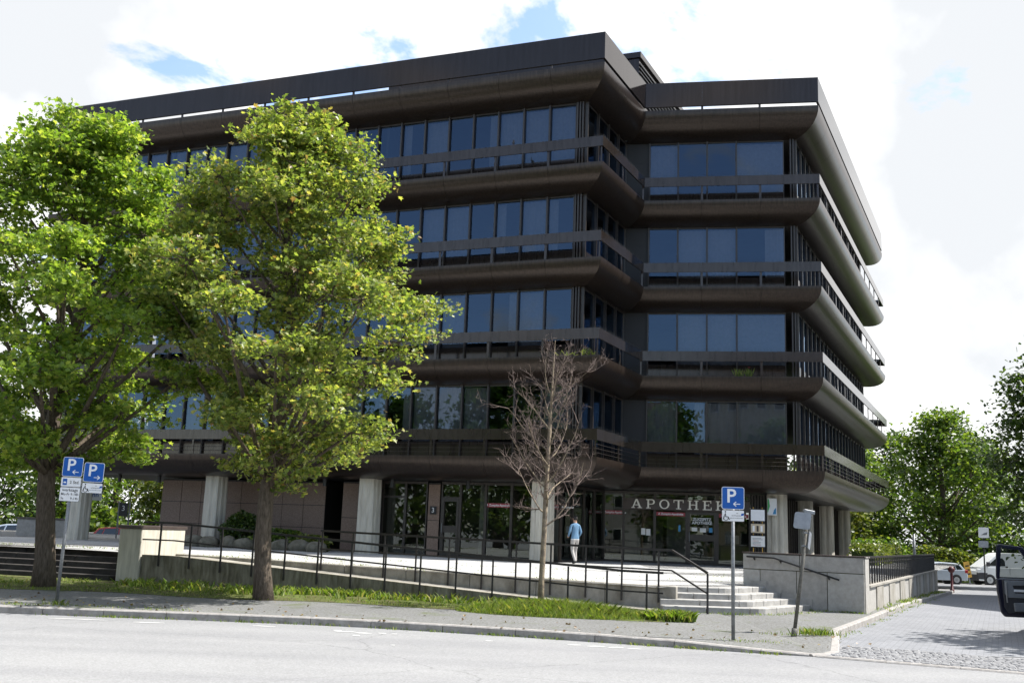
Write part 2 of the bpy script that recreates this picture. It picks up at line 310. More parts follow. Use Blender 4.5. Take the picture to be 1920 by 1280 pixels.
# lawn of the park behind the building
mb = MB(); yy = [66, 72, 80, 100, 220]; xx = [-160, -60, -36, -18, 0, 20]
mb.add([(x, y, GZ(x, y) + .02) for y in yy for x in xx], [(j * len(xx) + i, j * len(xx) + i + 1, (j + 1) * len(xx) + i + 1, (j + 1) * len(xx) + i) for j in range(len(yy) - 1) for i in range(len(xx) - 1)])
mb.build('park_lawn', 'lawn', kind='structure')
mb = MB(); yy = [80, 90, 120, 220]; xx = [20.5, 40, 70, 160]
mb.add([(x, y, GZ(x, y) + .02) for y in yy for x in xx], [(j * len(xx) + i, j * len(xx) + i + 1, (j + 1) * len(xx) + i + 1, (j + 1) * len(xx) + i) for j in range(len(yy) - 1) for i in range(len(xx) - 1)])
mb.build('verge', 'lawn', kind='structure')

# ---- sidewalk with its kerb stones
KERB = [(-40, 23.5), (-24, 20.6), (-14, 19.25), (-8.66, 18.85), (-5.5, 18.85), (-2.84, 18.75), (0, 18.05), (2.56, 17.2), (3.81, 16.75), (4.75, 16.5)]
def kerb_y(x):
    for (x0, y0), (x1, y1) in zip(KERB, KERB[1:]):
        if x0 <= x <= x1: return y0 + (y1 - y0) * (x - x0) / (x1 - x0)
    return KERB[-1][1]
def walk_h(x): return .12 if x < 2.4 else .12 - .085 * min(1, (x - 2.4) / 2.2)
side_dir = Vector((.4525, .8918)).normalized()
SK = [(5.35, 18.0), (6.28, 20.14), (8.95, 25.4), (11.9, 31.3), (15.4, 38.4), (20.3, 48.3)]
mb = MB()
st = [-40, -24, -14, -10, -8.66, -5.5, -2.84, 0, 1.5, 2.56, 3.2, 3.81, 4.3, 4.75]
pv = []
for x in st: pv += [(x, kerb_y(x) + .16, walk_h(x)), (x, kerb_y(x) + 1.3, .12 if x < 3.8 else .10), (x, 31, .12)]
fs = [(3 * i + j, 3 * (i + 1) + j, 3 * (i + 1) + j + 1, 3 * i + j + 1) for i in range(len(st) - 1) for j in range(2)]
mb.add(pv, fs)
o = len(mb.v)
pv = [(4.75, kerb_y(4.75) + .16, .035), (5.02, 16.80, .035), (5.24, 17.18, .04), (5.45, 17.8, .05), (5.74, 18.75, .08), (6.17, 20.17, .12), (8.83, 25.45, .12), (11.78, 31.35, .10), (11.0, 31.5, .10), (4.75, 31, .12), (4.75, kerb_y(4.75) + 1.3, .10)]
mb.add(pv, [tuple(range(11))])
pv = [(11.78, 31.35, .10), (15.28, 38.45, -.02), (20.18, 48.3, -.19), (19.2, 48.7, -.19), (14.3, 38.8, -.02), (11.0, 31.5, .10)]
mb.add(pv, [(0, 1, 4, 5), (1, 2, 3, 4)])
walk = mb.build('sidewalk', 'walk', kind='structure')
def kerb_stone(p, q, w, h0, h1, zb):
    p = Vector(p); q = Vector(q); d = (q - p).normalized(); n = Vector((-d.y, d.x)); g = .006
    p = p + d * g; q = q - d * g; j = random.uniform(-.006, .006); j2 = random.uniform(-.006, .006)
    a, b, c, e = p + n * j, q + n * j2, q + n * w, p + n * w; ch = .02
    v = [(a.x, a.y, zb[0]), (b.x, b.y, zb[1]), (c.x, c.y, zb[1]), (e.x, e.y, zb[0])]
    v += [(a.x, a.y, h0 - ch), (b.x, b.y, h1 - ch), (b.x + n.x * ch, b.y + n.y * ch, h1), (a.x + n.x * ch, a.y + n.y * ch, h0), (c.x, c.y, h1), (e.x, e.y, h0)]
    MB().add(v, [(0, 1, 5, 4), (4, 5, 6, 7), (7, 6, 8, 9), (1, 2, 8, 6, 5), (3, 0, 4, 7, 9), (2, 3, 9, 8)]).build('kerb_stone', 'kerb', walk)
x = -16.
while x < 4.6:
    l = random.uniform(1.05, 1.35) if x < 3 else .7; x1 = min(x + l, 4.75)
    kerb_stone((x, kerb_y(x)), (x1, kerb_y(x1)), .155, walk_h(x) + .006, walk_h(x1) + .006, (-.1, -.1)); x = x1
pts = [(4.75, 16.5), (5.08, 16.68), (5.34, 17.1), (5.55, 17.75), (5.85, 18.7)] + SK[1:]
for i in range(len(pts) - 1):
    p, q = Vector(pts[i]), Vector(pts[i + 1]); n = max(1, round((q - p).length / 1.15))
    for k in range(n):
        a, b = p.lerp(q, k / n), p.lerp(q, (k + 1) / n); z = lambda t: clamp(.03 + (t.y - 17) * .03, .03, .125) + GZ(t.x, t.y) + .006
        kerb_stone(a, b, .13, z(a), z(b), (GZ(a.x, a.y) - .1, GZ(b.x, b.y) - .1))
# flush edging where the cobbles meet the main road
for k in range(6):
    a = Vector((4.78, 16.46)).lerp(Vector((10.2, 13.7)), k / 6); b = Vector((4.78, 16.46)).lerp(Vector((10.2, 13.7)), (k + 1) / 6)
    kerb_stone(a, b, .13, .028 - .002 * k, .026 - .002 * k, (-.1, -.1))
# ---- side street pavers
mb = MB(); prof = []
for y, xa in ((17.5, 5.45), (20.14, 6.25), (25.4, 8.93), (30, 11.2), (40, 16.2), (50, 21.2), (60, 26.2), (72, 26.2)):
    prof += [(xa, y, GZ(xa, y) + .006), (46, y, GZ(xa, y) + .006)]
mb.add(prof, [(2 * i, 2 * i + 1, 2 * i + 3, 2 * i + 2) for i in range(7)])
mb.build('side_street', 'pavers', kind='structure')
# ---- cobbled apron across the mouth of the side street
mb = MB(); dx = Vector((.891, -.454)); dy = Vector((.454, .891)); c0 = Vector((4.95, 16.6))
mb.add([(*(c0 + dx * a + dy * b), .010) for a, b in ((-.05, -.05), (6.6, -.05), (6.6, 2.0), (-.05, 2.0))], [(0, 1, 2, 3)])
for r_ in range(15):
    a = random.uniform(0, .1)
    while a < 6.4:
        w = random.uniform(.10, .15); d = .125; p = c0 + dx * a + dy * (r_ * .13 + random.uniform(-.008, .008)); h = .028 + random.uniform(-.005, .010); g = .012; i_ = .016
        q = [p + dx * g + dy * g, p + dx * (w - g) + dy * g, p + dx * (w - g) + dy * (d - g), p + dx * g + dy * (d - g)]; c = sum(q, Vector((0, 0))) / 4
        t = [c + (u - c) * .72 for u in q]
        mb.add([(*u, .0) for u in q] + [(*u, h - .012) for u in q] + [(*u, h) for u in t], [(0, 1, 5, 4), (1, 2, 6, 5), (2, 3, 7, 6), (3, 0, 4, 7), (4, 5, 9, 8), (5, 6, 10, 9), (6, 7, 11, 10), (7, 4, 8, 11), (8, 9, 10, 11)])
        a += w
mb.build('cobbled_apron', 'cobble', kind='stuff')
# ---- worn paint on the road
def blotches(spots, name):
    mb = MB()
    for cx, cy, rx, ry in spots:
        n = 9; ph = random.random() * 6
        mb.add([(cx + rx * math.cos(2 * math.pi * i / n) * random.uniform(.55, 1.1), cy + ry * math.sin(2 * math.pi * i / n) * random.uniform(.55, 1.1), .006) for i in range(n)], [tuple(range(n))])
    mb.build(name, 'paint', kind='structure')
blotches([(-2.55, 17.75, .20, .07), (-2.25, 17.62, .16, .06), (-1.95, 17.7, .10, .05), (-2.3, 17.2, .08, .06), (-2.7, 17.9, .08, .05), (-1.75, 17.66, .06, .05)], 'road_marking')
blotches([(1.15, 16.95, .14, .05), (1.5, 16.85, .18, .05), (1.82, 16.8, .12, .06), (2.05, 16.7, .12, .04), (1.7, 16.72, .06, .03)], 'road_marking')
blotches([(-.2, 17.1, .07, .06), (-1.6, 16.0, .05, .04), (-5.9, 18.1, .3, .05), (-7.2, 18.25, .6, .05), (-4.0, 18.2, .25, .05)], 'road_marking')

# ================================================================ GEOMETRY OF PLAZA EDGE
R0 = Vector((-8.95, 26.45)); R1 = Vector((3.35, 22.75)); rd = (R1 - R0).normalized(); rn = Vector((-rd.y, rd.x)); RW = 1.3
RB0 = R0 + rn * RW; RB1 = R1 + rn * RW
# steps
SP0 = Vector((3.5, 23.55)); SP1 = Vector((5.75, 23.72)); SP2 = Vector((7.45, 25.85))
d1 = (SP1 - SP0).normalized(); d2 = (SP2 - SP1).normalized(); n1_ = Vector((-d1.y, d1.x)); n2_ = Vector((-d2.y, d2.x))
GWL = Vector((5.95, 26.6)); GWR = Vector((8.5, 25.2)); gwd = (GWR - GWL).normalized(); gwn = Vector((-gwd.y, gwd.x))   # granite wall front face
def isect(p, d, q, e):
    den = d.x * e.y - d.y * e.x; t = ((q.x - p.x) * e.y - (q.y - p.y) * e.x) / den; return p + d * t
def step_path(off, rad=.45):
    a = SP0 + n1_ * off; b = SP1 + n2_ * off; c = isect(a, d1, b, d2); e = isect(c, d2, GWL, gwd)
    half = math.acos(clamp(d1.dot(d2), -1, 1)) / 2; tl = rad * math.tan(half)
    p = c - d1 * tl; cen = p + n1_ * rad; a0 = math.atan2((p - cen).y, (p - cen).x)
    out = [Vector((SP0.x, 0)) + Vector((0, (a + d1 * ((SP0.x - a.x) / d1.x)).y))]
    out += [cen + Vector((math.cos(a0 + 2 * half * i / 6), math.sin(a0 + 2 * half * i / 6))) * rad for i in range(7)]
    return out + [e]
TREAD = .36; NSTEP = 4
top_path = step_path(TREAD * NSTEP - TREAD)
ZST = [.12 + (PZ(5, 24.5) - .12) * (i + 1) / NSTEP for i in range(NSTEP)]
# plaza slab
poly = [(-46, 34), (-13.5, 29.0), (-9.6, 27.55), (RB0.x, RB0.y), (RB1.x, RB1.y), (SP0.x, RB1.y - .02)]
in_path = step_path(TREAD * (NSTEP - 1) + .5)
poly += [(p.x, p.y) for p in in_path]
poly += [(GWL.x + .3, GWL.y + .2), (9.0, 27.2), (18.6, 46.0), (27, 63), (-8, 74), (-46, 62)]
bm = bmesh.new(); vv = [bm.verts.new((x, y, 0)) for x, y in poly]; f = bm.faces.new(vv)
ret = bmesh.ops.extrude_face_region(bm, geom=[f]); low = [e for e in ret['geom'] if isinstance(e, bmesh.types.BMVert)]
lowset = set(low)
topf = [q for q in bm.faces if all(v not in lowset for v in q.verts)]
bmesh.ops.triangulate(bm, faces=topf)
for _ in range(3):
    ed = [e for e in bm.edges if e.calc_length() > 4 and e.verts[0] not in lowset and e.verts[1] not in lowset]
    bmesh.ops.subdivide_edges(bm, edges=ed, cuts=1, use_grid_fill=True)
    bmesh.ops.triangulate(bm, faces=[q for q in bm.faces if len(q.verts) > 4 and not any(v in lowset for v in q.verts)])
for v in bm.verts: v.co.z = -1.2 if v in lowset else PZ(v.co.x, v.co.y)
bmesh.ops.recalc_face_normals(bm, faces=bm.faces[:])
me = bpy.data.meshes.new('plaza'); bm.to_mesh(me); bm.free(); me.materials.append(M['plaza'])
obj('plaza', me, kind='structure')

# ================================================================ OFFICE BUILDING
A = Vector((3.0848, 36.5053)); B = Vector((5.2045, 40.9897)); C = Vector((12.0163, 39.7667)); D = Vector((22.1944, 61.2345))
LD = Vector((math.cos(R(158.718)), math.sin(R(158.718)))); E_ = A + LD * 26.2
SDIR = (D - C).normalized(); E2 = E_ + SDIR * 21
PL = [E_, A, B, C, D, E2]; NP = len(PL)
def edge(i): return PL[i % NP], PL[(i + 1) % NP]
def edir(i): a, b = edge(i); return (b - a).normalized()
def enorm(i): d = edir(i); return Vector((-d.y, d.x))         # inward (polygon is counter-clockwise)
def mitre(i, w):
    n1, n2 = enorm(i - 1), enorm(i); p = PL[i % NP]
    return isect(p + n1 * w, edir(i - 1), p + n2 * w, edir(i))
def offpoly(w): return [mitre(i, w) for i in range(NP)]
Z1, PITCH, ZROOF = 5.3686, 3.6, 20.2744
BAND, SLOT, SOFH, SOFD = .39, .59, .84, 1.13
office = thing('office_building', 'dark bronze clad office block with stacked curved balconies over a columned ground floor', 'building', (4, 42, .6))
OFF0 = Vector((4, 42, .6))
def part(mb, name, m, parent=None, smooth=False, **k):       # world coordinates -> child of the building
    o = mb.build(name, m, parent or office, smooth, **k)
    if parent is None: o.matrix_parent_inverse = Matrix.Translation(-OFF0)
    else: o.matrix_parent_inverse = Matrix.Identity(4)
    return o
MOD = 1.07
def stations(i, step):
    a, b = edge(i); ln = (b - a).length; n = max(1, int(round(ln / step)))
    return [ln * k / n for k in range(n + 1)], ln
def ep(i, t, w, ln, k, n):        # point on edge i at distance t, inset w, mitred at the ends
    if k == 0: return mitre(i, w)
    if k == n: return mitre(i + 1, w)
    return edge(i)[0] + edir(i) * t + enorm(i) * w
def stations_from(i):             # panel seams every two modules, counted from the shared corner
    a, b = edge(i); ln = (b - a).length
    if i == 0: s = [0] + [ln - 2 * MOD * k for k in range(int((ln - 1.2) / (2 * MOD)), 0, -1)] + [ln]
    else: s = stations(i, 2 * MOD)[0]
    return s, ln
NQ = 9
prof = [(0, 0), (0, -.07)] + [(SOFD * (1 - math.cos(R(90 * k / NQ))), -.07 - (SOFH - .07) * math.sin(R(90 * k / NQ))) for k in range(1, NQ + 1)]
def sweep(i, k, s, ln, pf, z, name, m, smooth=False, gap=.005, thick=None):
    n = len(s) - 1; rows = []
    for kk in (k, k + 1):
        row = []
        for (w, dz) in pf:
            p = ep(i, s[kk], w, ln, kk, n)
            if 0 < kk < n: p = p + edir(i) * (gap if kk == k else -gap)
            row.append((p.x, p.y, z + dz))
        rows.append(row)
    q = len(pf); mb = MB(); mb.add(rows[0] + rows[1], [(j, j + 1, q + j + 1, q + j) for j in range(q - 1)])
    return part(mb, name, m, None, smooth)
levels = [Z1 + PITCH * k for k in range(4)]
SEEN = (0, 1, 2, 3)
for li in range(5):
    zt = levels[li] - BAND - SLOT if li < 4 else ZROOF - 1.05 - .15
    sh = 1. if li < 4 else 1.22
    pf = [(w, dz * sh) for w, dz in prof]
    for i in range(NP):
        s, ln = stations_from(i) if i in SEEN else ([0, (edge(i)[1] - edge(i)[0]).length],) * 2
        if i not in SEEN: ln = s[1]
        n = len(s) - 1
        for k in range(n):
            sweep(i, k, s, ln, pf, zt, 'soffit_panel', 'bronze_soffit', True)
            if li < 4: sweep(i, k, s, ln, [(.05, 0), (0, 0), (0, -BAND), (.05, -BAND), (.05, 0)], levels[li], 'rail_panel', 'rail_bronze', gap=.0006)
            else: sweep(i, k, s, ln, [(.10, 0), (0, 0), (0, -1.05), (.10, -1.05), (.10, 0)], ZROOF, 'parapet_panel', 'bronze', gap=.0004)
            # posts carrying the band
            if i in SEEN and k > 0:
                p = edge(i)[0] + edir(i) * s[k] + enorm(i) * .075; d = edir(i) * .045; nn = enorm(i) * .02; z0 = zt - .02; z1 = (levels[li] - .1) if li < 4 else ZROOF - .9
                part(MB().prism([tuple(p - d - nn), tuple(p + d - nn), tuple(p + d + nn), tuple(p - d + nn)], z0, z1), 'rail_post', 'rail_bronze')
        # corner post
        if i in SEEN and li < 4:
            p = mitre(i, .09); part(MB().prism([(p.x - .03, p.y - .03), (p.x + .03, p.y - .03), (p.x + .03, p.y + .03), (p.x - .03, p.y + .03)], zt - .02, levels[li] - .1), 'rail_post', 'rail_bronze')
    # floor slab / roof deck and the ceiling below it
    P0 = [tuple(p) for p in offpoly(.012)]; P1 = [tuple(p) for p in offpoly(SOFD - .02)]
    part(MB().prism(P0, zt - .10, zt - .012), 'floor_slab', 'dark')
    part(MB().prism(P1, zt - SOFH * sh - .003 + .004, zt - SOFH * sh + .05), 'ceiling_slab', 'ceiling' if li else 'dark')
    if li == 0:
        for j, h in enumerate((.15, .30, .45)):
            for i in (0, 1, 2, 3):
                a = mitre(i, .05); b = mitre(i + 1, .05); part(MB().tube([(a.x, a.y, zt + h), (b.x, b.y, zt + h)], .007, 4), 'railing_wire', 'frame')
    # bird spikes
    if li < 4:
        mb = MB()
        def spikes(i, t0, t1, z, w):
            t = t0
            while t < t1:
                p = edge(i)[0] + edir(i) * t + enorm(i) * (w + random.uniform(-.02, .02)); h = random.uniform(.07, .11); mb.tube([(p.x, p.y, z), (p.x + random.uniform(-.015, .015), p.y, z + h)], .0035, 3, False); t += .055
        ln2 = (C - B).length; spikes(2, .05, ln2 - .03, levels[li], .025); spikes(2, .05, ln2 - .05, zt, .03); spikes(1, .05, 5, levels[li], .025)
        lnl = (A - E_).length; spikes(0, lnl - .4, lnl - .02, levels[li], .025)
        part(mb, 'bird_spikes', 'dark', kind='stuff')

# ---- glazing of the four office floors
def window_unit(p, d, nrm, w, z0, z1, curtain, parent, glass='glass'):
    """one storey-high glazed bay: frame, pane and sometimes a curtain; p = left end on the glass line"""
    f = MB(); fr = .035; dp = .06
    loc = Vector((p.x, p.y, z0)); h = z1 - z0
    fr_o = f.box((0, -dp, 0), (fr, .02, h)).box((w - fr, -dp, 0), (w, .02, h)).box((fr, -dp + .004, 0), (w - fr, .018, .05)).box((fr, -dp + .004, h - .06), (w - fr, .018, h)).build('window', 'frame', parent)
    fr_o.matrix_basis = Matrix.Translation(loc - (OFF0 if parent is office else Vector())) @ Matrix.Rotation(math.atan2(d.y, d.x), 4, 'Z')
    MB().box((fr, -.03, .05), (w - fr, -.005, .62)).build('spandrel', 'rail_bronze', fr_o)
    MB().add([(fr, -.02, .623), (w - fr, -.02, .623), (w - fr, -.02, h - .06), (fr, -.02, h - .06)], [(0, 1, 2, 3)]).build('pane', glass, fr_o).rotation_euler = (random.uniform(-.004, .004), 0, random.uniform(-.005, .005))
    if curtain:
        c = MB(); n = 16; c0, c1 = curtain; pts = []
        for k in range(n + 1):
            xx_ = fr + (w - 2 * fr) * (c0 + (c1 - c0) * k / n); pts += [(xx_, .14 + .022 * math.sin(k * 2.3), .08), (xx_, .14 + .022 * math.sin(k * 2.3 + .4), h - .08)]
        c.add(pts, [(2 * k, 2 * k + 2, 2 * k + 3, 2 * k + 1) for k in range(n)]).build('curtain', 'curtain', fr_o, True)
    return fr_o
WIN = SOFD + .005
wpoly = offpoly(WIN)
for li in range(4):
    z0 = levels[li] - BAND - SLOT; z1 = (levels[li + 1] - BAND - SLOT - SOFH) if li < 3 else ZROOF - 1.2 - SOFH * 1.22
    rr = random.Random(li * 13 + 5)
    for i in SEEN:
        a, b = wpoly[i], wpoly[i + 1]; d = edir(i); nn = enorm(i); ln = (b - a).length
        if i == 0:      # modules counted from the corner at A
            n = int((ln - .3) // MOD); ts = [ln - .34 - MOD * k for k in range(n + 1)][::-1]; ws = [(t, MOD) for t in ts[:-1]]
            for q in (.06, .17, .28):
                p = b - d * q; part(MB().prism([tuple(p - d * .03 - nn * .13), tuple(p + d * .03 - nn * .13), tuple(p + d * .03), tuple(p - d * .03)], z0, z1 + .005), 'mullion', 'frame')
        elif i == 2:
            t0 = ln - .42 - 1.92; ws = [(t0, 1.92)] + [(t0 - 1.19 * k, 1.19) for k in (1, 2, 3)]; ws.append((.02, ws[-1][0] - .02)); ws.sort()
            for q in (.05, .16):
                p = b - d * q; part(MB().prism([tuple(p - d * .03 - nn * .13), tuple(p + d * .03 - nn * .13), tuple(p + d * .03), tuple(p - d * .03)], z0, z1 + .005), 'mullion', 'frame')
        else:
            n = int(round(ln / MOD)); ws = [(ln * k / n, ln / n) for k in range(n)]
        for j, (t, w) in enumerate(ws):
            cu = None
            if i in (0, 2):
                u = rr.random()
                if u < .30: cu = (0, 1)
                elif u < .48: cu = (0, .35)
                elif u < .62: cu = (.6, 1)
            if i == 2 and j == 0:
                dfr = MB().box((0, -.05, 0), (w - .03, .0, z1 - z0)).build('balcony_door', 'black', office); dfr.matrix_basis = Matrix.Translation(Vector((*(a + d * t), z0)) - OFF0) @ Matrix.Rotation(math.atan2(d.y, d.x), 4, 'Z')  # door and opaque panes in black: the dark of the recess put into colour
                MB().box((.08, -.058, .5), (w - .12, -.052, 1.75)).build('pane', 'black', dfr); MB().box((.05, -.058, 2.0), (w - .08, -.052, z1 - z0 - .1)).build('pane', 'black', dfr)
            else: window_unit(a + d * t, d, nn, w, z0, z1, cu, office)
            p = a + d * t; dp_ = .13 if i != 3 else .10
            part(MB().prism([tuple(p - d * .03 - nn * dp_), tuple(p + d * .03 - nn * dp_), tuple(p + d * .03 - nn * .0), tuple(p - d * .03 - nn * .0)], z0, z1 + .005), 'mullion', 'frame')
    # core walls deep inside the floor
    cp = [tuple(p) for p in offpoly(5.2)]
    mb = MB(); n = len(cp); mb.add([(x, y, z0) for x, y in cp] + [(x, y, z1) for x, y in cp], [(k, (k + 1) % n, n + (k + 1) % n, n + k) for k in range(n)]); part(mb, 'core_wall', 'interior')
    for k in (3, 8, 12, 17, 21):
        p = A + LD * (k * 1.2) + enorm(0) * 1.2; q = p + enorm(0) * 3.8; part(MB().bar((p.x, p.y, (z0 + z1) / 2), (q.x, q.y, (z0 + z1) / 2), .1, z1 - z0 - .04), 'partition', 'interior')
# ---- roof plant room
pc = Vector((5.05, 42.2)); q0 = pc + LD * 12; mb = MB()
pp = [tuple(q0), tuple(pc), tuple(pc + SDIR * 11), tuple(q0 + SDIR * 11)]
rp_ = part(MB().prism(pp, 19.0, 22.0), 'plant_room', 'bronze')
ci = [tuple(Vector(p) + (Vector(p) - sum((Vector(k) for k in pp), Vector((0, 0))) / 4).normalized() * .12) for p in pp]
part(MB().prism(ci, 22.003, 22.25), 'plant_room_cap', 'bronze')
for k in range(9):
    z = 20.2 + k * .19; a = pc + Vector((SDIR.y, -SDIR.x)) * .03; b = a + SDIR * 9; part(MB().bar((a.x, a.y, z), (b.x, b.y, z), .06, .05), 'louvre', 'dark')

# ---- ground floor
GZ0 = .45; ZS = Z1 - BAND - SLOT - SOFH           # soffit height
LN = enorm(0)
def LP(t, w): return A + LD * t + LN * w          # point behind the left facade
def brick_wall_panels(p, d, nn, ln, z0, z1, pw, ph, m, parent, name='stone_panel', j=.022, proud=.02):
    n = max(1, round(ln / pw)); r_ = max(1, round((z1 - z0) / ph)); w = ln / n; h = (z1 - z0) / r_
    me = MB().box((j / 2, -proud, j / 2), (w - j / 2, .03, h - j / 2)).mesh(name, m)
    for a in range(n):
        for b in range(r_):
            o = obj(name, me, parent); q = p + d * (a * w)
            o.matrix_basis = Matrix.Translation(Vector((q.x, q.y, z0 + b * h + 0)) - (OFF0 if parent is office else parent.location)) @ Matrix.Rotation(math.atan2(d.y, d.x), 4, 'Z') @ Matrix.Translation((0, random.uniform(-.003, .003), 0))
ru = -LD                                           # to the right along the facade
# stone wall
wl = LP(20.6, 2.75); wr = LP(12.35, 2.75)
part(MB().prism([tuple(wl), tuple(wr), tuple(wr + LN * .5), tuple(wl + LN * .5)], GZ0, ZS - .08), 'stone_wall_core', 'dark')
brick_wall_panels(wl, ru, LN, (wr - wl).length, PZ(*wl) - .02, ZS - .12, 1.03, .96, 'redgranite', office)
sw = SDIR * 6
brick_wall_panels(wl + SDIR * 6, -SDIR, LN, 6, PZ(*wl) - .02, ZS - .12, 1.03, .96, 'redgranite', office)
part(MB().prism([tuple(wl + LN * .1), tuple(wr + LN * .1), tuple(wr + sw + LN * 2), tuple(wl + sw)], GZ0, ZS - .05), 'ground_core', 'dark')
for t0, t1 in ((11.35, 10.55),):
    a = LP(t0, 2.4); b = LP(t1, 2.4); part(MB().prism([tuple(a), tuple(b), tuple(b + LN * .4), tuple(a + LN * .4)], GZ0, ZS - .06), 'pilaster_core', 'dark')
    brick_wall_panels(a, ru, LN, (b - a).length, PZ(*a) - .02, ZS - .12, .8, 1.45, 'redgranite', office)
a = LP(7.35, 2.05); b = LP(6.85, 2.05)
part(MB().prism([tuple(a), tuple(b), tuple(b + LN * .4), tuple(a + LN * .4)], GZ0, ZS - .06), 'pilaster_core', 'dark')
brick_wall_panels(a, ru, LN, (b - a).length, PZ(*a) - .02, ZS - .12, .5, 1.45, 'redgranite', office)
# shop glazing bays
def shop_bay(p, d, w, z0, z1, transom=None, parent=None, door=False):
    f = MB(); fr = .05; h = z1 - z0
    f.box((0, -.06, 0), (fr, .05, h)).box((w - fr, -.06, 0), (w, .05, h)).box((fr, -.055, 0), (w - fr, .045, .1)).box((fr, -.055, h - .1), (w - fr, .045, h))
    if transom: f.box((fr, -.054, transom - .04), (w - fr, .044, transom + .04))
    if door: f.box((fr, -.075, .1), (fr + .09, .03, transom - .04)).box((w - fr - .09, -.075, .1), (w - fr, .03, transom - .04)).box((fr + .09, -.074, .1), (w - fr - .09, .029, .2)).box((fr + .09, -.074, .95), (w - fr - .09, .029, 1.2)).box((fr + .09, -.074, transom - .13), (w - fr - .09, .029, transom - .04))
    o = f.build('door' if door else 'shop_window', 'frame', office)
    o.matrix_basis = Matrix.Translation(Vector((p.x, p.y, z0)) - OFF0) @ Matrix.Rotation(math.atan2(d.y, d.x), 4, 'Z')
    MB().add([(fr, 0, .1), (w - fr, 0, .1), (w - fr, 0, h - .1), (fr, 0, h - .1)], [(0, 1, 2, 3)]).build('pane', 'shopglass', o)
    if door: MB().tube([(fr + .05, -.10, .9), (fr + .05, -.14, .95), (fr + .05, -.14, 1.25), (fr + .05, -.10, 1.3)], .014, 6).build('handle', 'galv', o)
    return o
Gw = 2.1
ga = offpoly(Gw); GA, GB, GC = ga[1], ga[2], ga[3]     # shopfront corners below A, B, C
strip_spots = []
def red_strip(o, w, z, txt=True):
    s = MB().box((.06, -.012, z - .075), (w - .06, -.004, z + .075)).build('banner_strip', 'red', o)
    t = obj('lettering', text_mesh('A Zugspitz-Apotheke', .115, 'white', .002, .002), o); t.location = (w / 2, -.014, z)
tt = [11.9] ; bays = [(10.45, 9.35), (9.35, 8.35), (8.35, 7.4), (6.8, 6.0), (6.0, 4.95), (4.95, 3.9), (3.9, 2.9), (2.9, 1.95), (1.95, (GA - A).dot(LD) + .0)]
for k, (t0, t1) in enumerate(bays):
    p = LP(t0, Gw); o = shop_bay(p, ru, t0 - t1, PZ(*p) - .02, ZS - .02, 2.25 if k in (0, 1, 3, 7) else None, door=(k == 3))
    if k in (5, 7, 8): red_strip(o, t0 - t1, 2.02)
lnj = (GB - GA).length
for k in range(4):
    p = GA + SDIR * (lnj * k / 4); o = shop_bay(p, SDIR, lnj / 4, PZ(*p) - .02, ZS - .02)
bd = edir(2); w_ = [(0.02, .82), (.82, 2.08), (2.08, 3.36), (3.36, 4.57), (4.57, 5.85)]
shop = []
for k, (t0, t1) in enumerate(w_):
    p = GB + bd * t0; o = shop_bay(p, bd, t1 - t0, PZ(*p) - .02, ZS - .02, 2.12 if k == 3 else None, door=(k == 3)); shop.append(o)
    if k in (0, 2, 4): red_strip(o, t1 - t0, 1.98)
dr = shop[3]; dw = 1.21
for k, (s_, zz) in enumerate((('ZUGSPITZ', 1.80), ('APOTHEKE', 1.66))):
    t = obj('lettering', text_mesh(s_, .16, 'white', .002, .003), dr); t.location = (dw / 2, -.01, zz)
for k, (x0, x1, z0, z1, m) in enumerate(((.2, .42, 1.33, 1.48, 'paper'), (.52, .76, 1.3, 1.46, 'paper'), (.88, 1.02, 1.3, 1.48, 'ltblue'))):
    MB().box((x0, -.01, z0), (x1, -.004, z1)).build('notice', m, dr)
for x0, z0 in ((.72, 1.12), (.92, 1.1)): MB().box((x0, -.01, z0), (x0 + .17, -.004, z0 + .26)).build('notice', 'paper', shop[1])
MB().box((.95, -.01, 1.3), (1.03, -.004, 1.55)).build('notice', 'ltblue', shop[2])
# dark slatted infill between the shop and the corner column
e0 = GB + bd * 5.88; e1 = GC
part(MB().prism([tuple(e0 + enorm(2) * .08), tuple(e1 + enorm(2) * .08), tuple(e1 + enorm(2) * .3), tuple(e0 + enorm(2) * .3)], GZ0, ZS - .03), 'infill_wall', 'dark')
nsl = 9
for k in range(nsl):
    p = e0.lerp(e1, (k + .5) / nsl); part(MB().prism([tuple(p - bd * .03 - enorm(2) * .06), tuple(p + bd * .03 - enorm(2) * .06), tuple(p + bd * .03 + enorm(2) * .07), tuple(p - bd * .03 + enorm(2) * .07)], GZ0, ZS - .035), 'slat', 'frame')
# side glazing under CD: dark fins on a wall
nn3 = enorm(3); p3 = GC + nn3 * .3; ln3 = 20.
part(MB().prism([tuple(p3 + nn3 * .1), tuple(p3 + SDIR * ln3 + nn3 * .1), tuple(p3 + SDIR * ln3 + nn3 * .4), tuple(p3 + nn3 * .4)], GZ0, ZS - .03), 'infill_wall', 'dark')
for k in range(40):
    p = p3 + SDIR * (.25 + k * .5); part(MB().prism([tuple(p - SDIR * .03 - nn3 * .08), tuple(p + SDIR * .03 - nn3 * .08), tuple(p + SDIR * .03 + nn3 * .09), tuple(p - SDIR * .03 + nn3 * .09)], GZ0, ZS - .035), 'slat', 'frame')
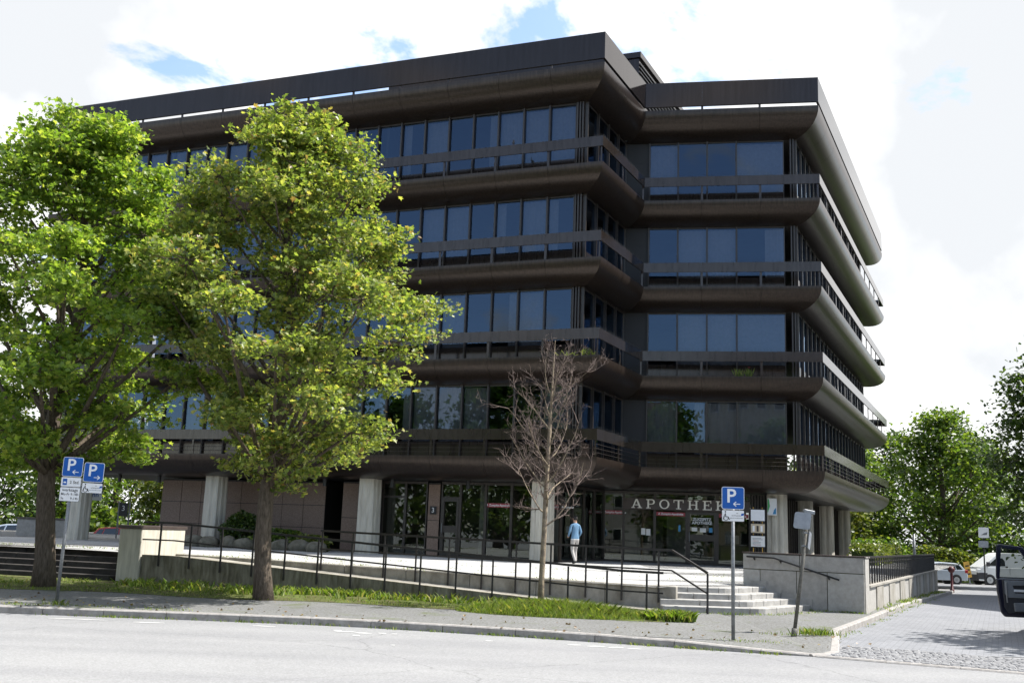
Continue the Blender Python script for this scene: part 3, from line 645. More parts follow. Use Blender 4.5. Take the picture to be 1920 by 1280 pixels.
# shop interior
ip = [LP(11.5, 7.5), GA + Vector((-2.8, 6.5)), GB + enorm(2) * 5, GC + enorm(2) * 5 - bd * 1]
mb = MB()
for a, b in zip(ip, ip[1:]): mb.add([(a.x, a.y, GZ0), (b.x, b.y, GZ0), (b.x, b.y, ZS - .02), (a.x, a.y, ZS - .02)], [(0, 1, 2, 3)])
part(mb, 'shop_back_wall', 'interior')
for k in range(6):      # shelving
    p = GB + bd * (.6 + k * .95) + enorm(2) * (2.4 + .3 * (k % 2)); part(MB().prism([tuple(p), tuple(p + bd * .8), tuple(p + bd * .8 + enorm(2) * .35), tuple(p + enorm(2) * .35)], PZ(*p), PZ(*p) + 1.5 + .2 * (k % 3)), 'shelf_unit', 'greyplastic' if k % 2 else 'curtain')
p = GB + bd * 5.2 + enorm(2) * .7; part(MB().prism([tuple(p), tuple(p + bd * .45), tuple(p + bd * .45 + enorm(2) * .4), tuple(p + enorm(2) * .4)], PZ(*p), PZ(*p) + .85), 'display_box', 'greyplastic')
part(MB().prism([tuple(p - bd * .3), tuple(p + bd * .25), tuple(p + bd * .25 + enorm(2) * .3), tuple(p - bd * .3 + enorm(2) * .3)], PZ(*p) + .86, PZ(*p) + 1.2), 'display_box', 'paper')
for t_ in (5.3, 2.4): 
    p = LP(t_, Gw + .25); part(MB().prism([tuple(p), tuple(p + ru * .35), tuple(p + ru * .35 + LN * .03), tuple(p + LN * .03)], PZ(*p) + .05, ZS - .1), 'curtain', 'curtain')
# fluted columns
def column(cx, cy, ang, h0):
    n = 40; ring = []
    for k in range(n):
        a = 2 * math.pi * k / n; c, s_ = math.cos(a), math.sin(a); e = 5.
        r_ = .39 / ((abs(c) ** e + abs(s_) ** e) ** (1 / e)); r_ *= 1 - (.085 if (k % 5) in (1, 2) else 0)
        ring.append((r_ * c, r_ * s_))
    mb = MB(); zz = [h0, ZS + .02]
    mb.add([(x, y, 0) for x, y in ring] + [(x * .94, y * .94, ZS + .02 - h0) for x, y in ring], [(k, (k + 1) % n, n + (k + 1) % n, n + k) for k in range(n)])
    o = mb.build('column', 'column', office); o.matrix_basis = Matrix.Translation(Vector((cx, cy, h0)) - OFF0) @ Matrix.Rotation(ang, 4, 'Z'); return o
for t_ in (2.45, 9.62, 16.86, 23.95):
    p = LP(t_, 1.5); column(p.x, p.y, math.atan2(ru.y, ru.x), PZ(*p) - .05)
c1_ = mitre(3, 2.12)
col1 = None
for k in range(4):
    p = c1_ + SDIR * (6.2 * k); o = column(p.x, p.y, math.atan2(SDIR.y, SDIR.x), PZ(*p) - .05)
    if k == 0: col1 = p
# small downlights and cameras under the soffit
for t_ in (19.7, 21.8, 13.6, 11.6, 8.6, 5.4):
    p = LP(t_, 1.35); part(MB().tube([(p.x, p.y, ZS - .3), (p.x, p.y, ZS + .01)], .08, 8), 'downlight', 'dark')
for li in (0, 1, 2, 3):
    z = levels[li] + .95; p = mitre(2, .95) - Vector((.2, .2)); part(MB().box((p.x - .1, p.y - .05, z + .9), (p.x + .1, p.y + .05, z + 1.15)), 'alarm_box', 'white' if li == 2 else 'dark')

# ================================================================ GROUND-LEVEL THINGS
# ---- pharmacy sign : board + slab-serif letters
sgn_p = GB + bd * .80 - enorm(2) * .16
sign = thing('pharmacy_sign', 'long brown board with cream serif capitals over the shop door', 'shop sign', (sgn_p.x, sgn_p.y, 2.80), math.atan2(bd.y, bd.x))
bevel(MB().box((0, 0, 0), (5.05, .09, .45)).build('board', 'cap', sign), .006)
def letter(ch):
    mb = MB(); k = [0]
    def rc(x0, z0, x1, z1): mb.xz([(x0, z0), (x1, z0), (x1, z1), (x0, z1)], -.03 - .0012 * k[0], 0); k[0] += 1
    def pl(pts): mb.xz(pts, -.03 - .0012 * k[0], 0); k[0] += 1
    S, T = .17, .085
    def arc(cx, cz, rx, rz, a0, a1, w, n=14):
        for i in range(n):
            a, b = R(a0 + (a1 - a0) * i / n), R(a0 + (a1 - a0) * (i + 1) / n)
            pl_ = [(cx + rx * math.cos(a), cz + rz * math.sin(a)), (cx + rx * math.cos(b), cz + rz * math.sin(b)), (cx + (rx - w) * math.cos(b), cz + (rz - w * .6) * math.sin(b)), (cx + (rx - w) * math.cos(a), cz + (rz - w * .6) * math.sin(a))]
            mb.xz(pl_, -.03, 0)
        k[0] += 1
    if ch == 'A':
        pl([(.10, T), (.22, T), (.52, .92), (.46, 1), (.42, 1)]); pl([(.46, 1), (.60, 1), (.95, T), (.76, T), (.47, .86)]); rc(.24, .30, .74, .30 + T); rc(0, 0, .34, T); rc(.62, 0, 1.05, T); return mb, 1.05
    if ch == 'P':
        rc(.12, T, .12 + S, 1 - T); rc(0, 0, .44, T); rc(0, 1 - T, .58, 1); arc(.56, .715, .30, .285, -90, 90, S); rc(.29, .43, .57, .43 + T); return mb, .88
    if ch == 'O':
        arc(.5, .5, .5, .515, 0, 360, S, 28); return mb, 1.0
    if ch == 'T':
        rc(.40, T, .40 + S, 1 - T); rc(.24, 0, .73, T); rc(0, 1 - T, .97, 1); rc(0, .70, .07, 1 - T); rc(.90, .70, .97, 1 - T); return mb, .97
    if ch == 'H':
        for x in (.12, .76): rc(x, T, x + S, 1 - T); rc(x - .12, 0, x + S + .12, T); rc(x - .12, 1 - T, x + S + .12, 1)
        rc(.12 + S, .47, .76, .47 + T); return mb, 1.05
    if ch == 'E':
        rc(.12, T, .12 + S, 1 - T); rc(0, 0, .86, T); rc(0, 1 - T, .82, 1); rc(.79, T, .86, .30); rc(.75, .72, .82, 1 - T); rc(.12 + S, .47, .58, .47 + T); rc(.55, .37, .61, .66); return mb, .86
    if ch == 'K':
        rc(.12, T, .12 + S, 1 - T); rc(0, 0, .42, T); rc(0, 1 - T, .42, 1); pl([(.29, .38), (.40, .46), (.86, 1 - T), (.74, 1 - T), (.29, .52)]); pl([(.42, .52), (.54, .60), (.98, T), (.76, T)]); rc(.62, 0, 1.06, T); rc(.60, 1 - T, .98, 1); return mb, 1.06
x = .34; H_ = .365
for ch in 'APOTHEKE':
    mb, w = letter(ch); o = mb.build('letter', 'letter', sign); o.location = (x, -.004, .052); o.scale = (H_ * 1.12, 1, H_); x += w * H_ * 1.12 + .165

# ---- traffic signs
def flat(o, loc): o.location = loc; return o
def p_plate(parent, size, z, x=0, arrow=-1, y=-.035):
    pl_ = MB().xz(rrect(size, size, .035), -.0, .004).build('sign_plate', 'white', parent); flat(pl_, (x, y, z))
    MB().xz(rrect(size * .95, size * .95, .028), -.002, .0005).build('blue_field', 'blue', pl_)
    t = obj('letter', text_mesh('P', size * .86, 'white', .002, size * .012), pl_); flat(t, (-size * .08, -.0035, size * .07))
    s = size; ax = .17 * s; mb = ribbon([(ax - .15 * s * 1.0, -.26 * s), (ax + .15 * s, -.26 * s)], .035 * s, -.0036, -.002)
    if arrow < 0: mb2 = ribbon([(ax - .03 * s, -.16 * s), (ax - .15 * s, -.26 * s)], .04 * s, -.0042, -.002); mb3 = ribbon([(ax - .15 * s, -.26 * s), (ax - .03 * s, -.36 * s)], .04 * s, -.0048, -.002)
    else: mb2 = ribbon([(ax + .03 * s, -.16 * s), (ax + .15 * s, -.26 * s)], .04 * s, -.0042, -.002); mb3 = ribbon([(ax + .15 * s, -.26 * s), (ax + .03 * s, -.36 * s)], .04 * s, -.0048, -.002)
    for q in (mb2, mb3): mb.add(q.v, q.f)
    mb.build('arrow', 'white', pl_); return pl_
def sub_plate(parent, w, h, z, x=0, y=-.035):
    p = MB().xz(rrect(w, h, .02), 0, .004).build('sign_plate', 'black', parent); flat(p, (x, y, z))
    MB().xz(rrect(w - .012, h - .012, .016), -.002, .0005).build('white_field', 'white', p); return p
def wheelchair_plate(parent, z, x=0, y=-.035):
    p = sub_plate(parent, .40, .205, z, x, y); p.scale = (.92, 1, .92)
    mb = MB(); cx, cz, r_ = -.125, -.045, .038
    pts = [(cx + r_ * math.cos(R(a)), cz + r_ * math.sin(R(a))) for a in range(120, 400, 20)]
    for q in (ribbon(pts, .009, -.0035, -.0015), ribbon([(-.135, .045), (-.13, -.02), (-.085, -.02), (-.07, -.065), (-.055, -.06)], .013, -.0045, -.0015), ribbon([(-.14, .03), (-.165, -.02), (-.175, -.075)], .009, -.0052, -.0015)): mb.add(q.v, q.f)
    mb.xz([(-.135 + .014 * math.cos(R(a)), .07 + .014 * math.sin(R(a))) for a in range(0, 360, 45)], -.004, -.0015); mb.build('pictogram', 'black', p)
    for s_, zz, xx in (('nur', .05, .075), ('mit Parkausweis', .005, .055), ('hinter der Windschutzscheibe', -.04, .06)):
        o = obj('lettering', text_mesh(s_, .031 if zz > -.03 else .024, 'black', .001, 0, sx=.8), p); flat(o, (xx, -.003, zz))
    MB().xz([(.135, .0), (.19, .01), (.19, .05), (.15, .045)], -.0032, -.001).build('card_symbol', 'blue', p); return p
# right hand sign
rs = thing('parking_sign', 'blue P parking sign with wheelchair plate on a straight steel post beside the entrance steps', 'traffic sign', (3.78, 17.64, .10), R(-7))
MB().tube([(0, 0, 0), (0, 0, 2.46)], .030, 12).build('post', 'galv', rs, True)
p_plate(rs, .37, 2.29, arrow=-1); wheelchair_plate(rs, 2.00)
for z in (2.4, 2.2, 2.0): MB().box((-.045, -.031, z - .012), (.045, .034, z + .012)).build('clamp', 'galv', rs)
# left hand sign, leaning
ls = thing('parking_sign', 'two blue P signs with white plates on one leaning steel post near the left maple', 'traffic sign', (-8.14, 19.69, .12), R(8))
ls.rotation_euler = (0, R(.9), R(8))
MB().tube([(0, 0, 0), (0, 0, 2.5)], .032, 12).build('post', 'galv', ls, True)
p_plate(ls, .36, 2.49, .0, -1); p = sub_plate(ls, .40, .20, 2.21, 0); p.scale = (.9, 1, .9)
flat(MB().xz(rrect(.085, .13, .006), -.0032, -.001).build('disc_symbol', 'blue', p), (-.12, 0, 0)); flat(MB().xz(rrect(.05, .03, .004), -.005, -.003).build('hand_symbol', 'white', p), (-.12, 0, -.01))
flat(obj('lettering', text_mesh('2 Std.', .085, 'black', .001, .0008), p), (.07, -.003, -.005))
p = sub_plate(ls, .40, .29, 1.985, 0); p.scale = (.9, 1, .9)
flat(obj('lettering', text_mesh('werktags', .085, 'black', .001, .0008), p), (.0, -.003, .085))
for zz, a, b in ((.0, 'Mo-Fr', '9-18h'), (-.085, 'Sa', '9-14h')):
    flat(obj('lettering', text_mesh(a, .068, 'black', .001, .0006, align='LEFT'), p), (-.17, -.003, zz)); flat(obj('lettering', text_mesh(b, .068, 'black', .001, .0006, align='LEFT'), p), (.02, -.003, zz))
p_plate(ls, .36, 2.41, .385, 1); wheelchair_plate(ls, 2.12, .385)
MB().box((-.1, -.031, 2.4), (.48, -.02, 2.43)).build('bracket', 'galv', ls); MB().box((-.1, -.031, 2.12), (.48, -.02, 2.15)).build('bracket', 'galv', ls)
# crooked sign seen from behind
cs = thing('traffic_sign', 'rusty crooked post with two grey sign backs beside the granite wall', 'traffic sign', (5.2, 19.2, .10)); cs.rotation_euler = (R(-3), R(9.0), R(4))
MB().tube([(0, 0, -.05), (0, 0, 2.2)], .034, 10).build('post', 'oldpost', cs, True)
MB().tube([(0, 0, -.05), (0, 0, .10)], .055, 10).build('base_collar', 'oldpost', cs, True)
q = MB().xz(rrect(.30, .30, .045), 0, .006).build('sign_plate', 'signback', cs); q.rotation_euler = (0, 0, R(146)); q.location = (-.12, -.06, 2.0)
q = MB().xz(rrect(.30, .30, .04), 0, .006).build('sign_plate', 'signback', cs); q.rotation_euler = (0, R(2), R(62)); q.location = (.09, .02, 1.68)
for z in (2.1, 1.9, 1.8, 1.56): MB().box((-.055, -.045, z - .015), (.05, .045, z + .015)).build('clamp', 'galv', cs)
bevel(MB().box((-.1, -.05, 2.15), (.1, .05, 2.22)).build('cap_bracket', 'galv', cs), .01)

# ---- ramp with its walls
ramp = thing('access_ramp', 'long sloping concrete access ramp with mossy side wall', 'ramp', (R0.x, R0.y, 0))
def ramp_z(t): return .135 + (.80 - .135) * clamp(1 - (t - .9) / 11.3, 0, 1)
RL = (R1 - R0).length
def rpt(t, w): return R0 + rd * t + rn * w
def rel(mb, o): mb.v = [(x - o.location.x, y - o.location.y, z - o.location.z) for x, y, z in mb.v]; return mb
ts = [0, .9, 3, 5, 7, 9, 11, RL]
mb = MB(); pv = []
for t in ts:
    for w, dz in ((.16, .0), (RW - .01, .0)): p = rpt(t, w); pv.append((p.x, p.y, ramp_z(t)))
mb.add(pv, [(2 * i, 2 * i + 2, 2 * i + 3, 2 * i + 1) for i in range(len(ts) - 1)]); rel(mb, ramp).build('ramp_surface', 'concrete', ramp)
mb = MB()
for t0, t1 in zip(ts[:-1], ts[1:]):
    a, b, c, e = rpt(t0, 0), rpt(t1, 0), rpt(t1, .16), rpt(t0, .16); k0, k1 = ramp_z(t0) + .04, ramp_z(t1) + .04
    mb.add([(*a, -.1), (*b, -.1), (*c, -.1), (*e, -.1), (*a, k0), (*b, k1), (*c, k1), (*e, k0)], [(4, 5, 6, 7), (0, 1, 5, 4), (2, 3, 7, 6)] + ([(3, 0, 4, 7)] if t0 == 0 else []) + ([(1, 2, 6, 5)] if t1 == RL else []))
rel(mb, ramp).build('side_wall', 'concrete_old', ramp)
# wall behind the ramp carrying the plaza, in cast lengths
ret = thing('retaining_wall', 'low stained concrete wall between the ramp and the plaza', 'wall', (RB0.x, RB0.y, 0)); n = 8
for k in range(n):
    a = RB0 + rd * ((RL + .15) * k / n + .005) - rn * .008; b = RB0 + rd * ((RL + .15) * (k + 1) / n - .005) - rn * .008
    z = lambda p: PZ(p.x, p.y) + .03
    mb = MB().add([(*a, -.1), (*b, -.1), (*(b + rn * .25), -.1), (*(a + rn * .25), -.1), (*a, z(a)), (*b, z(b)), (*(b + rn * .25), z(b)), (*(a + rn * .25), z(a))], [(4, 5, 6, 7), (0, 1, 5, 4), (1, 2, 6, 5), (2, 3, 7, 6), (3, 0, 4, 7)])
    bevel(rel(mb, ret).build('wall_section', 'concrete', ret), .012)
# left stair flight up to the plaza
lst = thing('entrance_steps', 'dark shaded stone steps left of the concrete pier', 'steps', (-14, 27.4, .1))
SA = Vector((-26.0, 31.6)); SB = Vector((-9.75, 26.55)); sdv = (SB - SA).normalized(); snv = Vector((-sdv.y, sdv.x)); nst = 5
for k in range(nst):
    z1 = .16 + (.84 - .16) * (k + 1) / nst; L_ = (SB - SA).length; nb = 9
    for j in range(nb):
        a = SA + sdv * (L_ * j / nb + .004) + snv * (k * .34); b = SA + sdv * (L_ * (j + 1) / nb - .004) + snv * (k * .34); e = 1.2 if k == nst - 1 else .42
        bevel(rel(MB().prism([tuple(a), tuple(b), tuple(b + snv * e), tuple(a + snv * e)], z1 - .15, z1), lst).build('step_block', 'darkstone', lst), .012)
# pier at the head of the ramp
pier = thing('concrete_pier', 'square concrete pier with dark metal cap at the head of the ramp', 'pier', (-9.5, 26.6, .0))
pa = [Vector((-9.62, 26.62)), Vector((-9.0, 26.42)), Vector((-8.38, 27.95)), Vector((-9.0, 28.15))]
bevel(rel(MB().prism([tuple(p) for p in pa], -.05, 1.46), pier).build('pier_block', 'column', pier), .015)
pc_ = sum(pa, Vector((0, 0))) / 4
bevel(rel(MB().prism([tuple(p + (p - pc_).normalized() * .06) for p in pa], 1.464, 1.545), pier).build('cap', 'cap', pier), .008)
# ---- hand rails
def railing(name, label, path, base, posts, rail_w=.05, lowdrop=.42, drop=None, endclose=True):
    o = thing(name, label, 'railing', (path[0][0], path[0][1], base(path[0][0], path[0][1], 0)))
    pts = [Vector(p) for p in path]
    for a, b in zip(pts, pts[1:]):
        rel(MB().bar(a, b, rail_w, .05), o).build('top_rail', 'railing', o)
        dz = Vector((0, 0, lowdrop)); rel(MB().bar(a - dz, b - dz, .034, .034), o).build('lower_rail', 'railing', o)
    for (x, y, z0, z1) in posts: rel(MB().box((x - .02, y - .02, z0), (x + .02, y + .02, z1)), o).build('rail_post', 'railing', o)
    return o
front = []; posts = []
for t in (.02, .9, 12.0, RL + .05):
    p = rpt(t, -.03); front.append((p.x, p.y, ramp_z(t) + (.83 if t > .5 else .80)))
front[0] = (*rpt(.0, -.03), ramp_z(.9) + .83)
for k in range(15):
    t = .5 + k * .86
    p = rpt(t, -.03); posts.append((p.x, p.y, ramp_z(t) - .22, ramp_z(t) + .80))
railing('ramp_railing', 'dark steel railing along the outer edge of the ramp, stepping down with it', front, lambda x, y, z: 0, posts)
back = []; posts = []
for t in (4.2, 11.3):
    p = RB0 + rd * t - rn * .05; back.append((p.x, p.y, PZ(p.x, p.y) + .82))
pe = Vector((4.45, 23.36)); pm = RB0 + rd * (RL + .05) - rn * .05
back.append((pm.x, pm.y, PZ(pm.x, pm.y) + .82)); back.append((pe.x, pe.y, .12 + .86))
for k in range(11):
    t = 4.25 + k * .835; p = RB0 + rd * t - rn * .05; posts.append((p.x, p.y, PZ(p.x, p.y) - .33, PZ(p.x, p.y) + .80))
posts.append((pe.x, pe.y, .10, .96))
railing('plaza_railing', 'dark steel railing on the plaza edge ending beside the entrance steps', back, lambda x, y, z: 0, posts, lowdrop=.44)

# ---- entrance steps on the right
stp = thing('entrance_steps', 'four pale granite steps with rounded corner below the pharmacy', 'steps', (5, 24, .1))
for k in range(NSTEP):
    out = step_path(TREAD * k); inn = step_path(TREAD * k + .5, .25)
    def sub(path, t):       # walk the polyline
        L_ = [0]
        for a, b in zip(path, path[1:]): L_.append(L_[-1] + (b - a).length)
        s_ = t * L_[-1]
        for i in range(len(path) - 1):
            if s_ <= L_[i + 1] + 1e-9: return path[i].lerp(path[i + 1], (s_ - L_[i]) / max(1e-9, L_[i + 1] - L_[i]))
        return path[-1]
    nb = 5; z1 = ZST[k]
    for j in range(nb):
        m_ = 5; t0, t1 = j / nb, (j + 1) / nb; e = .0012
        tt_ = [t0 + e + (t1 - t0 - 2 * e) * q / m_ for q in range(m_ + 1)]
        ring = [tuple(sub(out, t)) for t in tt_] + [tuple(sub(inn, t)) for t in tt_[::-1]]
        bevel(rel(MB().prism(ring, z1 - .16, z1), stp).build('step_block', 'step', stp), .012)
# ---- granite cheek wall of panels
gw = thing('granite_wall', 'grey granite panel wall with a handrail beside the entrance steps', 'wall', (GWL.x, GWL.y, 0))
GT = 1.40; gl = (GWR - GWL).length
rel(MB().prism([tuple(GWL + gwn * .03), tuple(GWR + gwn * .03 - gwd * .02), tuple(GWR + gwn * .5 - gwd * .02), tuple(GWL + gwn * .5)], -.1, GT - .005), gw).build('wall_core', 'soil', gw)
def gpanel(t0, t1, z0, z1, m='granite'):
    a = GWL + gwd * (t0 + .008); b = GWL + gwd * (t1 - .008); pr_ = random.uniform(-.004, .004)
    bevel(rel(MB().prism([tuple(a - gwn * (.012 + pr_)), tuple(b - gwn * (.012 + pr_)), tuple(b + gwn * .035), tuple(a + gwn * .035)], z0 + .008, z1 - .008), gw).build('granite_panel', m, gw), .005)
zm = 1.02
gpanel(0, .86 * gl / 2 + .15, zm, GT); gpanel(.43 * gl + .15, gl, zm, GT)
gpanel(0, .43, -.1, zm, 'granite_b'); gpanel(.43, 1.32, -.1, zm); gpanel(1.32, 2.05, -.1, zm); gpanel(2.05, gl, -.1, zm, 'granite_b')
cpw = [GWL - gwn * .03 - gwd * .02, GWR - gwn * .03 + gwd * .02, GWR + gwn * .52 + gwd * .02, GWL + gwn * .52 - gwd * .02]
rel(MB().prism([tuple(p) for p in cpw], GT, GT + .03), gw).build('coping', 'cap', gw)
hp = [GWL + gwd * .12 - gwn * .10, GWL + gwd * .80 - gwn * .10, GWL + gwd * 2.35 - gwn * .10]; hz = [1.32, 1.31, .86]
rel(MB().tube([(*p, z) for p, z in zip(hp, hz)], .022, 8), gw).build('handrail', 'dark', gw, True)
for t, z in ((.3, 1.30), (.95, 1.25), (2.1, .91)):
    p = GWL + gwd * t; rel(MB().bar((*(p - gwn * .10), z), (*(p + gwn * .0), z - .05), .03, .03), gw).build('rail_bracket', 'dark', gw)
# stepped skirting stones
for k in range(NSTEP):
    p = step_path(TREAD * k)[-1]; t = (p - GWL).dot(gwd); a = GWL + gwd * (t - .36); b = GWL + gwd * (t + .03)
    rel(MB().prism([tuple(a - gwn * .035), tuple(b - gwn * .035), tuple(b - gwn * .02), tuple(a - gwn * .02)], ZST[k] - .1, ZST[k] + .13), gw).build('skirting_stone', 'granite', gw)
# corner pier + low wall along the side street with a fence
FW0 = GWR + Vector((.02, .05)); FWD = Vector((10.45, 21.6)).normalized(); FWN = Vector((-FWD.y, FWD.x)); FL = 23.5
cpier = thing('wall_pier', 'narrow pale stone pier closing the granite wall at the street corner', 'pier', (FW0.x, FW0.y, 0))
bevel(rel(MB().prism([tuple(FW0 + gwd * .02), tuple(FW0 + gwd * .03 + FWD * .62), tuple(FW0 + FWN * .35 + FWD * .62), tuple(FW0 + FWN * .30 + FWD * .12)], -.1, GT - .01), cpier).build('pier_block', 'granite_b', cpier), .01)
rel(MB().prism([tuple(FW0 + gwd * .04 + FWD * .0), tuple(FW0 + gwd * .05 + FWD * .64), tuple(FW0 + FWN * .36 + FWD * .64), tuple(FW0 + FWN * .31 + FWD * .10)], GT - .005, GT + .022), cpier).build('cap', 'granite', cpier)
fwall = thing('parapet_wall', 'low pale stone wall running along the side street', 'wall', (FW0.x, FW0.y, 0)); n = 16
FT = .74
for k in range(n):
    a = FW0 + FWD * (.66 + FL * k / n + .012); b = FW0 + FWD * (.66 + FL * (k + 1) / n - .012); pr_ = .03 if k % 2 else 0
    bevel(rel(MB().prism([tuple(a - FWN * pr_), tuple(b - FWN * pr_), tuple(b + FWN * .25), tuple(a + FWN * .25)], -.8, FT - .05), fwall).build('wall_section', 'granite_b' if k % 2 == 0 else 'concrete', fwall), .012)
a = FW0 + FWD * .66; b = FW0 + FWD * (.66 + FL)
rel(MB().prism([tuple(a - FWN * .05), tuple(b - FWN * .05), tuple(b + FWN * .28), tuple(a + FWN * .28)], FT - .046, FT), fwall).build('coping', 'concrete', fwall)
fence = thing('fence', 'black steel bar fence on the low wall beside the side street', 'fence', (a.x, a.y, FT))
fa, fb = a + FWN * .1, b + FWN * .1
rel(MB().bar((*fa, 1.40), (*fb, 1.40), .05, .05), fence).build('top_rail', 'railing', fence)
rel(MB().bar((*fa, 1.28), (*fb, 1.28), .02, .03), fence).build('lower_rail', 'railing', fence)
nb = 44
for k in range(nb + 1):
    p = fa.lerp(fb, k / nb); rel(MB().box((p.x - .018, p.y - .018, FT), (p.x + .018, p.y + .018, 1.385)), fence).build('baluster', 'railing', fence)

# ---- planting bed in front of the stone wall
bed = thing('planting_bed', 'rounded boulders edging a planting bed before the stone wall', 'planting bed', (-9, 37, .7))
for k in range(9):
    t = 17.6 - k * .82; p = LP(t, .2 + random.uniform(-.1, .1)); bm = bmesh.new(); bmesh.ops.create_icosphere(bm, subdivisions=2, radius=1)
    sx, sy, sz = random.uniform(.50, .62), random.uniform(.3, .4), random.uniform(.28, .36)
    for v in bm.verts:
        q = 1 + .12 * math.sin(v.co.x * 3 + k) * math.cos(v.co.y * 4 + k * 2); v.co = Vector((v.co.x * sx, v.co.y * sy, v.co.z * sz)) * q
    me = bpy.data.meshes.new('boulder'); bm.to_mesh(me); bm.free(); me.materials.append(M['rock']); me.polygons.foreach_set('use_smooth', [True] * len(me.polygons))
    o = obj('boulder', me, bed, Vector((p.x, p.y, PZ(*p) + .15)) - bed.location, random.random() * 3)

# ================================================================ FOLIAGE
def leaves_mesh(name, pts, size, m, droop=.35, flat_=.55, jitter=.35, lobed=True):
    pts = np.asarray(pts); n = len(pts)
    if lobed:
        half = [(.13, .06, .02), (.46, .14, .09), (.27, .36, .05), (.52, .62, .08), (.17, .66, .02)]
        base = np.array([(0, 0, 0), *half, (0, 1.05, -.07), *[(-x, y, z) for x, y, z in half[::-1]]]); nv_ = 12
        order = [0, 1, 2, 3, 4, 5, 6, 0, 6, 7, 8, 9, 10, 11]; fl = 7
    else:
        base = np.array([(0, 0, 0), (-.3, .35, .06), (-.26, .7, .05), (0, 1, -.03), (.26, .7, .05), (.3, .35, .06)]); nv_ = 6; order = [0, 5, 4, 3, 0, 3, 2, 1]; fl = 4
    az = rng.uniform(0, 2 * np.pi, n); pitch = rng.normal(-droop, .45, n); roll = rng.normal(0, .6, n); s = size * rng.uniform(1 - jitter, 1 + jitter, n)
    ca, sa = np.cos(az), np.sin(az); cp_, sp_ = np.cos(pitch), np.sin(pitch); cr_, sr_ = np.cos(roll), np.sin(roll)
    V = np.zeros((n, nv_, 3))
    for k in range(nv_):
        x, y, z = base[k] - np.array([0, .5, 0])
        x1 = x * cr_ + z * sr_; z1 = -x * sr_ + z * cr_; y2 = y * cp_ - z1 * sp_; z2 = y * sp_ + z1 * cp_
        V[:, k, 0] = (x1 * ca - y2 * sa) * s + pts[:, 0]; V[:, k, 1] = (x1 * sa + y2 * ca) * s + pts[:, 1]; V[:, k, 2] = z2 * s + pts[:, 2]
    me = bpy.data.meshes.new(name); me.vertices.add(n * nv_); me.vertices.foreach_set('co', V.reshape(-1))
    idx = (np.arange(n)[:, None] * nv_ + np.array(order)[None]).reshape(-1)
    me.loops.add(n * fl * 2); me.loops.foreach_set('vertex_index', idx.astype(np.int32))
    me.polygons.add(n * 2); me.polygons.foreach_set('loop_start', (np.arange(n * 2) * fl).astype(np.int32)); me.update(calc_edges=True); me.materials.append(M[m]); return me
def curve3(a, b, c, n=5): return [tuple((1 - t) ** 2 * np.array(a) + 2 * t * (1 - t) * np.array(b) + t * t * np.array(c)) for t in np.linspace(0, 1, n)]
def leafy_tree(name, label, loc, height, profile, trunk_r, clear, nlobe, nclus, nleaf, lsize, m, group=None, lean=(0, 0), lobe_r=(.8, 1.35), seed=1, limbs=True, cat='tree', bark='bark', csize=.34, lobed=False, flat_=.62):
    r_ = np.random.default_rng(seed); o = thing(name, label, cat, loc, 0, group)
    ph = np.array([p[0] for p in profile]); pr = np.array([p[1] for p in profile])
    lx, ly = lean
    def axis(h): return np.array([lx * h / height + .12 * math.sin(h * .9 + seed), ly * h / height + .1 * math.cos(h * .7 + seed), h])
    tk = MB(); hs = np.linspace(-.15, height * .9, 14); tk.tube([axis(h) for h in hs], [trunk_r * (1.25 if h < .1 else 1.) * max(.06, (1 - h / height) ** .85) for h in hs], 10)
    lobes = []; br = MB()
    for k in range(nlobe):
        u = (k + .5) / nlobe; h = ph[0] + (ph[-1] - ph[0]) * (u ** .85); h += r_.uniform(-.4, .4) * (ph[-1] - ph[0]) / nlobe * 4
        h = float(np.clip(h, ph[0], ph[-1])); Rr = np.interp(h, ph, pr); a = k * 2.39996 + r_.uniform(-.5, .5)
        lr = r_.uniform(*lobe_r) * (.75 + .25 * min(1, Rr / 2)); rad = max(0, Rr - lr * .55) * (r_.uniform(.72, 1.04) if k % 4 else r_.uniform(.1, .5))
        c = axis(h) + np.array([math.cos(a) * rad, math.sin(a) * rad, 0]); lobes.append((c, lr))
        if limbs:
            hb = max(clear, h - rad * r_.uniform(.75, 1.15) - .4); s_ = axis(hb); mid = (s_ + c) / 2 + np.array([0, 0, -.12 * rad]) + r_.normal(0, .1, 3); cv = curve3(s_, mid, c, 6)
            r0 = trunk_r * max(.12, (1 - hb / height)) * .42; br.tube(cv, [r0 * (1 - .8 * i / 5) + .008 for i in range(6)], 6)
    P = []
    for (c, lr) in lobes:
        for j in range(nclus):
            v = r_.normal(0, 1, 3); v /= np.linalg.norm(v); q = c + v * lr * (r_.uniform(.25, 1.08) ** .6) * np.array([1, 1, flat_])
            if limbs and j % 2 == 0:
                mid = (c + q) / 2 + np.array([0, 0, -.05]); br.tube([tuple(c), tuple(mid), tuple(q)], [.014, .009, .004], 4, False)
            k = int(nleaf * r_.uniform(.6, 1.4)); pp_ = q + r_.normal(0, 1, (k, 3)) * np.array([csize, csize, csize * .42]) * r_.uniform(.7, 1.15); P.append(pp_)
    P = np.vstack(P)
    tko = tk.build('trunk', bark, o, True)
    if limbs: br.build('limbs', bark, o, True)
    obj('crown', leaves_mesh('crown', P, lsize, m, lobed=lobed), o); return o
leafy_tree('maple_tree', 'bushy maple with yellowish drying leaves in front of the ramp railing', (-5.05, 22.75, .1), 10.9,
           [(2.6, 1.5), (3.3, 2.6), (5, 3.25), (6.5, 3.4), (8, 2.85), (9.4, 2.0), (10.6, .8)], .195, 2.5, 72, 20, 38, .102, 'leaf_b', lean=(.05, 0), seed=3, csize=.18, lobed=True, flat_=.48, lobe_r=(.5, 1.05))
